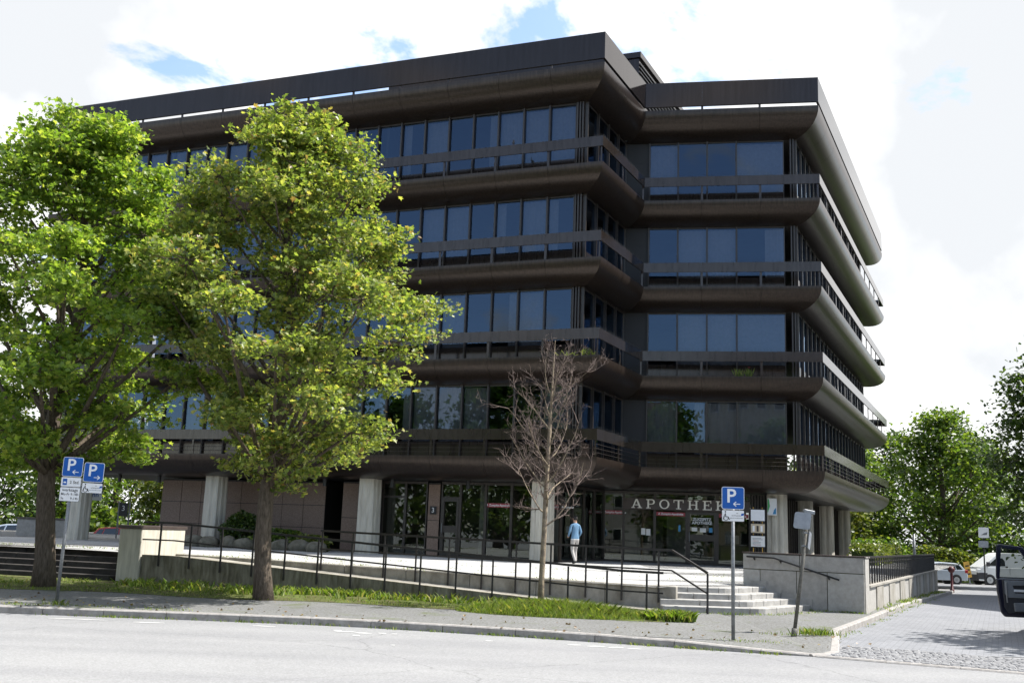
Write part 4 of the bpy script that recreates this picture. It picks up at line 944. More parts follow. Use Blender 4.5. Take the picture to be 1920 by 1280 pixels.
leafy_tree('maple_tree', 'fresh green maple behind the leaning double parking sign', (-10.4, 24.1, .15), 11.0,
           [(2.7, 1.7), (3.6, 3.0), (5, 3.4), (6.5, 3.2), (8, 2.7), (9.6, 2.0), (10.8, 1.0)], .235, 2.5, 64, 20, 38, .115, 'leaf_a', lean=(.1, 0), seed=8, csize=.19, lobed=True, flat_=.48, lobe_r=(.55, 1.1))
# ---- bare young tree
bt = thing('bare_tree', 'leafless young tree with curling twigs standing in the tall grass', 'tree', (.80, 22.6, .12))
r_ = np.random.default_rng(5); tr = MB(); tr.tube([(0, 0, -.1), (.0, 0, .6), (.03, 0, 1.6), (.04, .02, 2.4), (.07, .03, 3.4), (.1, 0, 4.4), (.13, .02, 5.2), (.15, 0, 5.75)], [.075, .06, .055, .05, .04, .026, .014, .005], 8); tr.build('trunk', 'barebark', bt, True)
bm1 = MB(); bm2 = MB()
def lead(h): return np.array([.03 + .02 * h, .01, h])
def twig(p, d, ln, rad, depth):
    p = np.array(p, float); d = np.array(d, float); pts = [p.copy()]; rr_ = [rad]; n = 6; curl = r_.normal(0, .16, 3)
    for k in range(n):
        d = d + curl * .5 + r_.normal(0, .10, 3) + np.array([0, 0, .16 if depth < 2 else .03]); d /= np.linalg.norm(d); p = p + d * ln / n; pts.append(p.copy()); rr_.append(rad * (1 - .8 * (k + 1) / n))
    (bm1 if depth == 0 else bm2).tube([tuple(q) for q in pts], rr_, 6 if depth == 0 else 4, False)
    if depth < 3:
        nn_ = (9, 5, 2)[depth]
        for k in range(nn_):
            i = int(r_.integers(1 if depth else 1, n + 1)); dd = pts[i] - pts[i - 1]; dd = dd / np.linalg.norm(dd); side = r_.normal(0, 1, 3); side -= dd * side.dot(dd); side /= np.linalg.norm(side)
            twig(pts[i], dd * .75 + side * .75 + np.array([0, 0, .12]), ln * (.42, .42, .5)[depth] * r_.uniform(.55, 1.25), max(.004, rad * (.5, .6, .7)[depth]), depth + 1)
for k in range(19):
    h = 1.75 + 2.9 * (k / 18) ** .9; a = k * 2.4 + r_.uniform(-.3, .3); ln = 1.62 * (1 - .36 * k / 18)
    twig(lead(h), (math.cos(a) * (.95 - .25 * k / 18), math.sin(a) * (.95 - .25 * k / 18), .52 + .3 * k / 18), ln, .022 * (1 - .4 * k / 18), 0)
bm1.build('limbs', 'barebark', bt, True); bm2.build('twigs', 'twig', bt)

# ---- trees further off
GA_ = 'park trees behind the building'
def far_tree(x, y, h, rad, lab, seed, m='leaf_c', nl=26, nc=18, nf=17, ls=.34, low=.10, group=None, cs=.62, name='park_tree'):
    z = GZ(x, y); return leafy_tree(name, lab, (x, y, z), h, [(h * low, rad * .62), (h * .32, rad * .95), (h * .52, rad), (h * .74, rad * .78), (h * .9, rad * .42), (h * .99, .2)], rad * .055 + .08, h * low * .8, nl, nc, nf, ls, m, group=group, lobe_r=(rad * .26, rad * .42), seed=seed, csize=cs)
far_tree(35.5, 86, 13.2, 5.4, 'airy park tree with forked limbs behind the white van', 21, nl=34, low=.22)
far_tree(30.0, 92, 10.6, 4.2, 'round park tree just right of the balcony ends', 22, nl=40)
far_tree(41.0, 92, 11.5, 5.0, 'broad park tree between the forked tree and the dark street tree', 23, nl=30)
far_tree(25.0, 84, 8.6, 3.6, 'low park tree seen below the balcony ends', 24, nl=34, m='leaf_h')
far_tree(35.2, 62.0, 16.8, 6.2, 'tall dark street tree beside the white van', 25, m='leaf_d', nl=74, nc=22, nf=20, ls=.30, low=.08, cs=.5)
far_tree(48, 84, 14, 6, 'deep green park tree behind the white van', 26, m='leaf_d', nl=30, nc=18, nf=14)
far_tree(53, 75, 13, 6, 'wide park tree beyond the side street', 29, m='leaf_c', nl=28, nc=16, nf=12)
for k, (x, y, h, rr_, m, lab) in enumerate([(-36, 74, 9.5, 5, 'leaf_d', 'dark park tree beyond the left maple trunk'), (-28.5, 68, 7.5, 3.8, 'leaf_c', 'park tree beyond the end column'), (-22.6, 72, 7.2, 3.6, 'leaf_h', 'golden green park tree behind the ground floor passage'),
        (-44, 66, 10, 5, 'leaf_d', 'dense park tree left of the plaza'), (-18, 82, 9, 4.2, 'leaf_c', 'park tree behind the stone wall end'), (-33, 90, 11, 5.4, 'leaf_d', 'tall park tree far behind the passage'), (-52, 78, 12, 6, 'leaf_d', 'big park tree at the far left')]):
    far_tree(x, y, h, rr_, lab, 40 + k, m=m, nl=26, nc=18, nf=13, low=.06)
far_tree(38, 104, 13, 6, 'park tree far behind the forked tree', 31, m='leaf_d', nl=26, nc=16, low=.05)
far_tree(31, 108, 12, 6, 'park tree far behind the round park tree', 32, m='leaf_d', nl=26, nc=16, low=.05)
far_tree(46, 108, 14, 7, 'park tree far behind the street tree', 33, m='leaf_d', nl=26, nc=16, low=.05)
# street trees to the right of the frame that throw shade over the side street
far_tree(14.9, 20.5, 9, 2.7, 'street tree on the right kerb of the side street', 61, nl=24, nc=12, nf=12, ls=.2, low=.36, cs=.35, m='leaf_a')
# trees and houses across the main street, mirrored in the glass
ACR = [(-6, -20, 15, 5.5, 'second tall tree in the row across the main road'), (5, -17, 12, 5, 'street tree across the main road opposite the shop'), (-15, -10, 12, 5, 'street tree across the main road opposite the ramp'), (-24, -3, 13, 5, 'street tree across the road left of the opposite bend'),
       (-33, 3, 15, 5.5, 'tallest street tree across the main road on the left'), (-43, 5, 13, 5.5, 'wide street tree across the road far to the left'), (-30, -14, 17, 6, 'big tree behind the row across the main road'), (-46, -9, 18, 6.5, 'biggest tree behind the row across the road on the left'), (-58, 2, 15, 6, 'last street tree across the road on the left'), (16, -20, 15, 5.5, 'street tree beside the ochre house across the road')]
for k, (x, y, h, rr_, lab) in enumerate(ACR):
    far_tree(x, y, h, rr_, lab, 70 + k, m='leaf_c', nl=26, nc=15, nf=13, ls=.55, cs=.75, low=.05, group='street trees across the road', name='street_tree')
def house(name, label, x, y, w, d, h, rz, m, nfl, nwin):
    o = thing(name, label, 'building', (x, y, 0), rz)
    MB().box((-w / 2, -d / 2, -.5), (w / 2, d / 2, h)).build('wall', m, o)
    MB().xz([(-w / 2 - .5, h + .003), (w / 2 + .5, h + .003), (w / 2 - 1.5, h + 2.6), (-w / 2 + 1.5, h + 2.6)], -d / 2 - .5, d / 2 + .5).build('roof', 'rooftile', o)
    me = MB().box((-.55, -.05, -.75), (.55, .04, .75)).mesh('window', 'white'); mg = MB().box((-.46, -.07, -.66), (.46, -.052, .66)).mesh('pane', 'carglass')
    for sy in (1, -1):
        for f in range(nfl):
            for k in range(nwin):
                q = obj('window', me, o, (-w / 2 + w * (k + .5) / nwin, sy * (d / 2 + .005), 1.9 + f * h / nfl), 0 if sy < 0 else math.pi); obj('pane', mg, q)
    return o
house('apartment_house', 'ochre rendered apartment house across the main road', 4, -36, 16, 11, 19, R(14), 'facade', 4, 8)
house('apartment_house', 'grey rendered apartment house across the main road', -20, -34, 24, 11, 14, R(-16), 'facade_g', 4, 8)
house('apartment_house', 'grey apartment house on the right side of the side street', 38.0, 38.6, 22, 20, 19, R(5), 'facade_g', 5, 7)

# ---- shrubs, hedge, balcony plants
def shrub(name, label, loc, sx, sy, sz, n, ls, m, lobed=False, cat='shrub', seed=1):
    r2 = np.random.default_rng(seed); o = thing(name, label, cat, loc); v = r2.normal(0, 1, (n, 3)); v /= np.linalg.norm(v, axis=1)[:, None]; rad = r2.uniform(.3, 1, n) ** .4
    bump = 1 + .16 * np.sin(v[:, 0] * 6 + seed) * np.cos(v[:, 1] * 5) + .1 * np.sin(v[:, 2] * 9)
    P = v * (rad * bump)[:, None] * np.array([sx, sy, sz]) + np.array([0, 0, sz * .92]); P = P[P[:, 2] > .02]
    mb = MB()
    for k in range(7): a = k * .9; mb.tube([(0, 0, 0), (math.cos(a) * sx * .3, math.sin(a) * sy * .3, sz * .6), (math.cos(a) * sx * .6, math.sin(a) * sy * .6, sz * 1.3)], [.025, .018, .006], 5, False)
    mb.build('stem', 'bark', o); obj('foliage', leaves_mesh('foliage', P, ls, m, lobed=lobed), o); return o
p = LP(15.0, .9); shrub('yew_bush', 'dense dark green rounded bush before the stone wall', (p.x, p.y, PZ(*p)), .85, .7, .72, 5200, .11, 'leaf_d', seed=2)
p = LP(13.2, .9); shrub('low_shrub', 'loose grey green shrub beside the rounded bush', (p.x, p.y, PZ(*p)), 1.1, .7, .42, 3000, .13, 'leaf_c', seed=3)
p = LP(11.7, .8); shrub('low_shrub', 'straggly low shrub ending the planting bed near the column', (p.x, p.y, PZ(*p)), .8, .6, .33, 1800, .13, 'leaf_h', seed=4)
hd = thing('hedge', 'clipped yellow green hedge behind the bar fence', 'hedge', (20.3, 58, -.5)); P = np.column_stack([rng.uniform(-.7, .7, 9000), rng.uniform(-7, 7, 9000), rng.uniform(0, 2.2, 9000) + .0]); P[:, 2] += .12 * np.sin(P[:, 1] * 2)
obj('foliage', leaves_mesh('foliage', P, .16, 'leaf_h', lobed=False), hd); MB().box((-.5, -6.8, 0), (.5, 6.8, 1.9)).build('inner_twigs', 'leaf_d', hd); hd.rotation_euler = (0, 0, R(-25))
shrub('roadside_shrub', 'loose olive shrub behind the silver hatchback', (32.2, 79, -.83), 3.2, 1.2, 1.3, 5000, .28, 'leaf_h', seed=9)
shrub('roadside_shrub', 'dark shrub behind the white van', (39, 80.5, -.83), 4.2, 1.4, 1.7, 7000, .28, 'leaf_d', seed=10)
shrub('roadside_shrub', 'wide dark shrub filling the gap beyond the hedge', (27, 78, -.8), 3.6, 1.4, 1.5, 6000, .28, 'leaf_c', seed=12)
for k, (x, y, w, h, m, lab) in enumerate([(-40, 62, 5, 1.6, 'leaf_d', 'dark park shrub at the far left of the plaza'), (-27, 66.5, 4.5, 1.5, 'leaf_c', 'park shrub seen under the building end'), (-19, 68, 4.5, 1.5, 'leaf_d', 'park shrub beyond the stone wall end'), (-50, 60, 5, 2, 'leaf_c', 'park shrub left of the maple')]):
    shrub('park_shrub', lab, (x, y, GZ(x, y)), w, 1.4, h, 5000, .3, m, seed=30 + k)
zt2 = levels[1] - BAND - SLOT; lnA = (A - E_).length
def bplant(name, label, p, z, h, n, m, w=.25, flower=False):
    o = thing(name, label, 'plant', (p.x, p.y, z)); mb = MB()
    for k in range(n):
        a = random.uniform(0, 6.28); b = random.uniform(.2, 1) * w; hh = h * random.uniform(.5, 1); d = Vector((math.cos(a), math.sin(a), 0)) * b; s_ = Vector((-math.sin(a), math.cos(a), 0)) * .012; base = Vector((random.uniform(-w, w), random.uniform(-.05, .05), 0))
        mb.add([base - s_, base + s_, base + d * .5 + Vector((0, 0, hh * .65)) + s_, base + d + Vector((0, 0, hh)), base + d * .5 + Vector((0, 0, hh * .65)) - s_], [(0, 1, 2, 3, 4)])
    mb.build('leaves', m, o)
    if flower: MB().add([(.05 * math.cos(k) , .05 * math.sin(k), h * .9 + .03 * (k % 2)) for k in range(6)], [tuple(range(6))]).build('flower', 'red', o)
bplant('balcony_plant', 'tuft of green weeds on the first corner balcony ledge', edge(0)[0] + edir(0) * (lnA - .45) + enorm(0) * .15, zt2, .30, 22, 'grass')
bplant('balcony_plant', 'wispy weeds on the corner balcony ledge left of the green tuft', edge(0)[0] + edir(0) * (lnA - 1.3) + enorm(0) * .15, zt2, .25, 14, 'grass', .4)
bplant('balcony_plant', 'leafy potted plant behind the rail left of the pink flower', B + bd * 3.75 + enorm(2) * .16, zt2, .38, 36, 'grass', .16)
bplant('balcony_plant', 'pink flowering plant behind the rail of the second balcony', B + bd * 4.15 + enorm(2) * .16, zt2, .40, 36, 'grass', .13, True)
bird = thing('pigeon', 'small dark pigeon perched on the top balcony rail', 'bird', (*(A + LD * 3.55 + LN * .03), levels[3]))
bm = bmesh.new(); bmesh.ops.create_icosphere(bm, subdivisions=2, radius=.07)
for v in bm.verts: v.co = Vector((v.co.x * .75, v.co.y * 1.6, v.co.z * .9 + .10 + .4 * v.co.y))
h_ = bmesh.ops.create_icosphere(bm, subdivisions=2, radius=.035)
for v in h_['verts']: v.co += Vector((0, .08, .21))
me = bpy.data.meshes.new('body'); bm.to_mesh(me); bm.free(); me.materials.append(M['plastic']); obj('body', me, bird)
MB().tube([(.02, 0, 0), (.02, 0, .06)], .006, 5).build('leg', 'redpost', bird); MB().tube([(-.02, 0, 0), (-.02, 0, .06)], .006, 5).build('leg', 'redpost', bird)

# ---- grass strip along the ramp
def strip_front(x): return 21.9 - .30 * x * .45 + .25 * math.sin(x * 1.3) if x < 0 else 21.3 - .25 * x + .2 * math.sin(x * 2)
mb = MB(); xs_ = np.linspace(-26, 3.1, 34); pv = []
for x in xs_:
    t = (x - R0.x) / rd.x; yb = (R0 + rd * t).y - .01 if x > -9.4 else (SA + sdv * ((x - SA.x) / sdv.x)).y - .02
    yf = min(strip_front(x), yb - .25); pv += [(x, yf, .126), (x, (yf + yb) / 2, .17), (x, yb, .18)]
mb.add(pv, [(3 * i + j, 3 * i + 3 + j, 3 * i + 4 + j, 3 * i + 1 + j) for i in range(len(xs_) - 1) for j in range(2)]); mb.build('planting_strip', 'soil', kind='structure')
def blades(name, spots, m='grass', label=None):
    """spots: array x,y,z,height,width,lean"""
    S = np.asarray(spots); n = len(S); a = rng.uniform(0, 2 * np.pi, n); b = rng.uniform(0, 2 * np.pi, n); V = np.zeros((n, 5, 3)); w = S[:, 4]; h = S[:, 3]; l = S[:, 5]
    cx, cy = np.cos(a), np.sin(a); dx_, dy_ = np.cos(b) * l * h, np.sin(b) * l * h
    for k, (s_, u, t) in enumerate(((-1, 0, 0), (1, 0, 0), (.75, .35, .6), (0, 1, 1), (-.75, .35, .6))):
        V[:, k, 0] = S[:, 0] + cx * w * s_ + dx_ * u; V[:, k, 1] = S[:, 1] + cy * w * s_ + dy_ * u; V[:, k, 2] = S[:, 2] + h * t * (1 - .15 * u)
    me = bpy.data.meshes.new(name); me.vertices.add(n * 5); me.vertices.foreach_set('co', V.reshape(-1)); me.loops.add(n * 5); me.loops.foreach_set('vertex_index', np.arange(n * 5, dtype=np.int32))
    me.polygons.add(n); me.polygons.foreach_set('loop_start', (np.arange(n) * 5).astype(np.int32)); me.update(calc_edges=True); me.materials.append(M[m]); return obj(name, me, kind='stuff')
S = []
for _ in range(60000):
    x = rng.uniform(-18, 3.2); t = (x - R0.x) / rd.x; yb = (R0 + rd * t).y if x > -9.4 else (SA + sdv * ((x - SA.x) / sdv.x)).y
    yf = min(strip_front(x), yb - .25); y = yf - .3 + (yb - yf + .28) * rng.uniform(0, 1) ** .8
    nz = .5 + .5 * math.sin(x * 1.7 + math.sin(y * 3)) * math.cos(y * 2.1 + x); k = (y - yf) / max(.3, yb - yf)
    if rng.uniform() > .10 + .9 * clamp(k * 1.2 + .1, 0, 1) * (.25 + .75 * nz): continue
    broad = rng.uniform() < .10 * clamp(k * 2 - .2, 0, 1) * nz
    S.append((x, y, .13, (.025 + .085 * rng.uniform() * (.35 + .8 * nz)) * (1.6 if broad else 1), .016 if broad else .0045, rng.uniform(.2, .9)))
for _ in range(26000):   # tall tussock round the bare tree
    a = rng.uniform(0, 2 * np.pi); q = rng.uniform() ** .6; x = 1.1 + 2.05 * q * math.cos(a); y = 21.55 + .95 * q * math.sin(a) - .10 * (x - 1)
    S.append((x, y, .12, (.30 * (1 - q ** 2) + .09) * rng.uniform(.35, 1.1), .0035, rng.uniform(.2, .9)))
for _ in range(70):      # clumps of broad weeds at the foot of the ramp wall and along the strip
    x0 = rng.uniform(-8.8, 1.0); k0 = rng.uniform(.35, .95); t = (x0 - R0.x) / rd.x; yb = (R0 + rd * t).y; yf = min(strip_front(x0), yb - .25); y0 = yf + (yb - yf) * k0
    for _ in range(int(rng.uniform(14, 45))): S.append((x0 + rng.normal(0, .13), min(yb - .03, y0 + rng.normal(0, .10)), .14, rng.uniform(.08, .26), rng.uniform(.012, .028), rng.uniform(.3, 1)))
for _ in range(900):     # broad weeds right of the tussock
    a = rng.uniform(0, 2 * np.pi); q = rng.uniform() ** .6; S.append((3.25 + .5 * q * math.cos(a), 20.95 + .32 * q * math.sin(a), .12, .27 * rng.uniform(.4, 1), .03, rng.uniform(.3, 1)))
blades('grass', S)
fl = []
for _ in range(170):
    x = rng.uniform(-12, 6); y = kerb_y(min(x, 4.7)) + rng.uniform(-.06, 4.2) * (rng.uniform() ** .7); fl.append((x, y, (.012 if y < kerb_y(min(x, 4.7)) else .135)))
fo = obj('fallen_leaves', leaves_mesh('fallen_leaves', fl, .05, 'leaf_dry', droop=0), kind='stuff')
S = []                    # weeds in joints: kerb, steps, signs, plaza
def tuft(x, y, z, n, h, r_=.1, w=.007):
    for _ in range(n): S.append((x + rng.normal(0, r_), y + rng.normal(0, r_ * .5), z, h * rng.uniform(.3, 1), w, rng.uniform(.2, 1)))
for _ in range(95): x = rng.uniform(-13, 4.6); tuft(x, kerb_y(x) - .03, .0, 12, .07, .10)
for _ in range(30): x = rng.uniform(-11, -5.6); tuft(x, kerb_y(x) + .35 + rng.uniform(0, .5), .12, 14, .05, .2)
for x in np.linspace(4.6, 7.3, 16): 
    q = step_path(0)[0 if x < 0 else 0]; tuft(x, 23.5 if x < 5.9 else 23.5 + (x - 5.9) * 1.1, .1, 14, .10, .1)
tuft(-8.1, 19.6, .12, 60, .13, .12); tuft(5.6, 19.25, .1, 200, .17, .17, .010); tuft(5.0, 19.0, .1, 60, .07, .3); tuft(3.9, 17.55, .1, 50, .05, .25); tuft(4.4, 17.6, .09, 40, .04, .2)
for _ in range(40): t = rng.uniform(.7, 22); p = FW0 + FWD * t - FWN * rng.uniform(.05, .3); tuft(p.x, p.y, GZ(*p) + .1, 22, .13, .16, .010)
for _ in range(55): t = rng.uniform(0, gl); p = GWL + gwd * t - gwn * .08; (tuft(p.x, p.y, .1, 8, .09, .06) if t > 1.6 else None)
for _ in range(70): x = rng.uniform(-8, 7); y = rng.uniform(26.5, 33) ; tuft(x, y, PZ(x, y), 10, .06, .15)
for _ in range(60): x = rng.uniform(-24, -10); y = 29.2 - (x + 10) * .31 + rng.uniform(0, 2.5); tuft(x, y, PZ(x, y), 14, .09, .25)
for _ in range(30): t = rng.uniform(0, 11); p = RB0 + rd * t + rn * rng.uniform(.05, .3); tuft(p.x, p.y, PZ(*p), 12, .10, .12)
for _ in range(60): i = rng.integers(1, 5); f_ = rng.uniform(); p = Vector(SK[i - 1]).lerp(Vector(SK[i]), f_); tuft(p.x + .03, p.y, GZ(p.x, p.y) + .0, 10, .06, .1)
blades('weeds', S)

# ================================================================ STREET OBJECTS
# poster stand
ps = thing('poster_stand', 'tall stand with three stacked framed notices beside the corner column', 'notice stand', (9.75, 41.0, PZ(9.75, 41)), R(-12))
for sx in (-.17, .17): MB().tube([(sx, .03, 0), (sx, .03, 2.3)], .018, 8).build('post', 'yellow', ps)
for k, (z0, z1, m) in enumerate(((.78, 1.24, 'paper'), (1.30, 1.70, 'facade'), (1.76, 2.24, 'white'))):
    fr_ = MB().box((-.29, -.02, z0), (.29, .008, z1)).build('frame', 'black', ps); MB().box((-.26, -.028, z0 + .03), (.26, -.0215, z1 - .03)).build('notice', m, fr_)
    if k == 0:
        for j in range(6): MB().box((-.2, -.0305, z0 + .09 + j * .05), (-.2 + random.uniform(.22, .4), -.0285, z0 + .105 + j * .05)).build('print_line', 'red' if j % 3 == 0 else 'greyplastic', fr_)
    if k == 1:
        for j in range(3): MB().box((-.2 + j * .15, -.0305, z0 + .08), (-.12 + j * .15, -.0285, z1 - .1)).build('print_block', 'cap' if j % 2 else 'white', fr_)
# pharmacy light box on the corner column
pb_ = thing('light_box_sign', 'small white box sign with green and blue stripes on the corner column', 'sign', (col1.x - .33, col1.y - .52, 2.72), R(-14))
bevel(MB().box((-.18, -.09, 0), (.18, .09, .66)).build('box', 'white', pb_), .015)
MB().xz([(-.17, .08), (-.08, .35), (-.12, .62), (-.17, .62)], -.095, -.0915).build('stripe', 'green', pb_); MB().xz([(.02, .04), (.15, .04), (.15, .3), (.08, .22)], -.095, -.0915).build('stripe', 'ltblue', pb_)
MB().box((-.1, .09, .2), (.1, .2, .4)).build('bracket', 'dark', pb_)
# house number plate and far signs
hn = LP(7.1, 2.0); o = thing('house_number', 'small dark plate with white numeral 3 on the stone pilaster', 'sign', (hn.x, hn.y, 2.28), math.atan2(ru.y, ru.x)); MB().box((-.13, -.03, 0), (.13, .0, .30)).build('plate', 'black', o); flat(obj('numeral', text_mesh('3', .26, 'white', .002), o), (0, -.033, .15))
o = thing('park_sign', 'dark notice board with a white 3 on two posts seen through the passage', 'sign', (-18.7, 52, .6)); 
for sx in (-.26, .26): MB().box((sx - .03, 0, 0), (sx + .03, .06, 1.9)).build('post', 'galv', o)
MB().box((-.23, -.03, 1.2), (.19, -.003, 1.85)).build('board', 'plastic', o); flat(obj('numeral', text_mesh('3', .36, 'white', .002), o), (-.02, -.034, 1.58))
o = thing('round_sign', 'round grey sign back on a thin post beyond the passage', 'traffic sign', (-17.6, 55, .4)); MB().tube([(0, 0, 0), (0, 0, 1.7)], .03, 8).build('post', 'galv', o); MB().xz([(.28 * math.cos(R(a)), 1.5 + .28 * math.sin(R(a))) for a in range(0, 360, 20)], -.05, -.03).build('sign_plate', 'signback', o)
o = thing('name_board', 'white name board with blue band and lettering behind the leaning double sign', 'sign', (-18.75, 47.4, .6), R(4)); MB().box((-.04, .02, 0), (.04, .08, 2.9)).build('post', 'galv', o); bd_ = MB().box((-1.05, -.03, 1.85), (.65, 0, 2.35)).build('board', 'white', o); flat(obj('lettering', text_mesh('schn', .30, 'blue', .002, .004), bd_), (.25, -.033, 2.1)); MB().box((-1.05, -.029, 2.38), (.65, .001, 2.8)).build('blue_band', 'blue', o)
o = thing('stone_block', 'long grey stone block behind the end column', 'low wall', (-21.6, 50.5, .6), R(-14)); bevel(MB().box((-1.5, -.4, 0), (1.7, .4, .92)).build('block', 'granite', o), .02); MB().box((-1.55, -.45, .925), (1.75, .45, 1.0)).build('coping', 'cap', o)
# red post, yellow sign, boards near the van
rp2 = thing('street_post', 'dark red post with a round top at the end of the fence', 'post', (20.95, 50.0, GZ(20, 50))); MB().tube([(0, 0, 0), (0, 0, .15), (0, 0, .17), (0, 0, .9), (0, 0, .98)], [.1, .1, .06, .06, .09], 10).build('post', 'redpost', rp2, True)
bm = bmesh.new(); bmesh.ops.create_icosphere(bm, subdivisions=2, radius=.16); me = bpy.data.meshes.new('knob'); bm.to_mesh(me); bm.free(); me.materials.append(M['redpost']); obj('knob', me, rp2, (0, 0, 1.05))
o = thing('steel_pole', 'slim grey steel pole behind the fence end', 'pole', (22.9, 59.5, GZ(22, 59))); MB().tube([(0, 0, 0), (0, 0, .9), (0, 0, 2.9)], [.11, .08, .07], 10).build('post', 'galv', o, True); 
o = thing('yellow_sign', 'leaning yellow notice between the hatchback and the van', 'sign', (32.75, 75.0, -.78)); o.rotation_euler = (0, R(-10), 0); MB().box((-.05, .01, 0), (.05, .06, .6)).build('post', 'galv', o); MB().box((-.2, -.03, .5), (.2, 0, 1.6)).build('board', 'yellow', o)
for j in range(3): MB().box((-.13, -.036, .7 + j * .28), (.13, -.031, .8 + j * .28)).build('print_line', 'black', o)
o = thing('notice_board', 'white square sign and plate on a post above the white van', 'traffic sign', (33.6, 74.6, -.75)); MB().tube([(0, 0, 0), (0, 0, 3.9)], .05, 8).build('post', 'dark', o); MB().xz(rrect(.72, .72, .08, cz=3.6), -.09, -.06).build('sign_plate', 'white', o); MB().xz(rrect(.68, .46, .05, cz=2.8, cx=-.05), -.09, -.06).build('sign_plate', 'signback', o)
MB().xz([(-.2, 3.42), (.22, 3.45), (.26, 3.64), (.06, 3.58)], -.096, -.091).build('pictogram', 'greyplastic', o)

# ---- cars
def wheel(parent, x, y, r_, w=.2, side=1):
    t = MB().tube([(0, -w / 2, 0), (0, -w / 2 + .03, 0), (0, w / 2 - .03, 0), (0, w / 2, 0)], [r_ * .9, r_, r_, r_ * .9], 20).build('wheel', 'tyre', parent); t.location = (x, y, r_)
    MB().tube([(0, side * (w / 2 + .004), 0), (0, side * (w / 2 - .05), 0)], [r_ * .62, r_ * .58], 16).build('rim', 'rim', t)
    for k in range(5):
        a = 2 * math.pi * k / 5; MB().bar((0, side * (w / 2 + .012), 0), (r_ * .58 * math.cos(a), side * (w / 2 + .012), r_ * .58 * math.sin(a)), .02, .07).build('spoke', 'rim', t)
def car(name, label, loc, rz, paint, lower, roof, width, glass, wheels, wr, cat='car', group=None, bumper=None, lamps=None, flush=.0):
    """lower: side outline of the body to the shoulder, roof: outline of the cabin above it (x,z), x forward"""
    o = thing(name, label, cat, loc, rz, group); hw = width / 2
    def shell(poly, h0, h1, zs0, zs1, nm, m, par):
        n = len(poly); mb = MB(); vs_ = []
        for s_ in (-1, 1):
            for x, z in poly: t = clamp((z - zs0) / max(.01, zs1 - zs0), 0, 1); vs_.append((x, s_ * (h0 + (h1 - h0) * t), z))
        mb.add(vs_, [tuple(range(n)), tuple(range(2 * n - 1, n - 1, -1))] + [(i, n + i, n + (i + 1) % n, (i + 1) % n) for i in range(n)])
        return bevel(mb.build(nm, m, par), .035, 2)
    zs = [z for _, z in lower]; shell(lower, hw, hw - .03, min(zs), max(zs), 'body', paint, o)
    zr = [z for _, z in roof]; cab = shell(roof, hw - .04, hw - .17, min(zr), max(zr), 'cabin', paint, o)
    for g in glass:                        # side panes slightly proud of the cabin sides
        for s_ in (-1, 1):
            vs_ = []
            for x, z in g: t = clamp((z - min(zr)) / (max(zr) - min(zr)), 0, 1); vs_.append((x, s_ * (hw - .04 - .13 * t + .008), z))
            MB().add(vs_, [tuple(range(len(g)))]).build('side_window', 'carglass', cab)
    for x in wheels:
        for s_ in (-1, 1):
            MB().tube([(x, s_ * (hw - .25), wr), (x, s_ * (hw + .006), wr)], wr * 1.14, 18).build('wheel_arch', 'black', o); wheel(o, x, s_ * (hw - .08), wr, .2, s_)
    for (x0, x1, y0, y1, z0, z1, m, nm) in (lamps or []):
        bevel(MB().box((x0, y0, z0), (x1, y1, z1)).build(nm, m, o), .02)
    return o
HL = [(2.0, .25), (2.08, .45), (2.02, .72), (1.75, .86), (1.0, .94), (-1.75, 1.0), (-2.0, .96), (-2.06, .6), (-2.02, .28)]
HR = [(1.05, .93), (.35, 1.38), (-.2, 1.48), (-1.2, 1.44), (-1.6, 1.36), (-1.93, .97)]
HG = [[(.75, .99), (.28, 1.33), (-.25, 1.40), (-.25, .99)], [(-.32, .99), (-.32, 1.40), (-1.15, 1.36), (-1.25, .99)], [(-1.32, 1.0), (-1.22, 1.35), (-1.5, 1.30), (-1.72, 1.02)]]
hl = [(-2.07, -1.85, -.86, -.62, .78, 1.0, 'lamp_red', 'tail_light'), (-2.07, -1.85, .62, .86, .78, 1.0, 'lamp_red', 'tail_light'), (1.9, 2.07, -.8, -.5, .6, .76, 'white', 'headlight'), (1.9, 2.07, .5, .8, .6, .76, 'white', 'headlight')]
car('hatchback', 'silver hatchback parked in front of the white van', (29.9, 74.4, GZ(0, 74)), R(180), 'silver', HL, HR, 1.74, HG, (1.28, -1.25), .32, lamps=hl)
VL = [(2.5, .3), (2.62, .55), (2.58, .95), (2.2, 1.25), (-2.9, 1.27), (-2.95, .5), (-2.9, .3)]
VR = [(2.35, 1.2), (1.25, 2.05), (1.0, 2.22), (.6, 2.27), (-2.85, 2.27), (-2.9, 1.25)]
VG = [[(1.85, 1.36), (1.22, 1.88), (.75, 1.9), (.6, 1.7), (.6, 1.36)]]
vl = [(2.46, 2.66, -1.0, -.2, .32, .72, 'plastic', 'bumper'), (2.46, 2.66, -.2, 1.0, .322, .718, 'plastic', 'bumper'), (2.36, 2.6, -.98, -.72, .9, 1.12, 'white', 'headlight'), (2.36, 2.6, .72, .98, .9, 1.12, 'white', 'headlight'), (-1.2, 1.3, -1.02, -.99, .46, .62, 'plastic', 'side_strip'), (-1.2, 1.3, .99, 1.02, .46, .62, 'plastic', 'side_strip'), (.44, .60, .98, 1.03, 1.25, 1.36, 'plastic', 'door_handle'), (1.75, 1.95, .95, 1.16, 1.32, 1.62, 'plastic', 'mirror'),
      (1.9, 2.62, .86, 1.025, .40, .86, 'plastic', 'fender_guard')]
van = car('delivery_van', 'white delivery van facing the silver hatchback', (36.0, 76.3, GZ(0, 76)), R(180), 'vanwhite', VL, VR, 2.02, VG, (1.75, -1.75), .36, cat='van', lamps=vl)
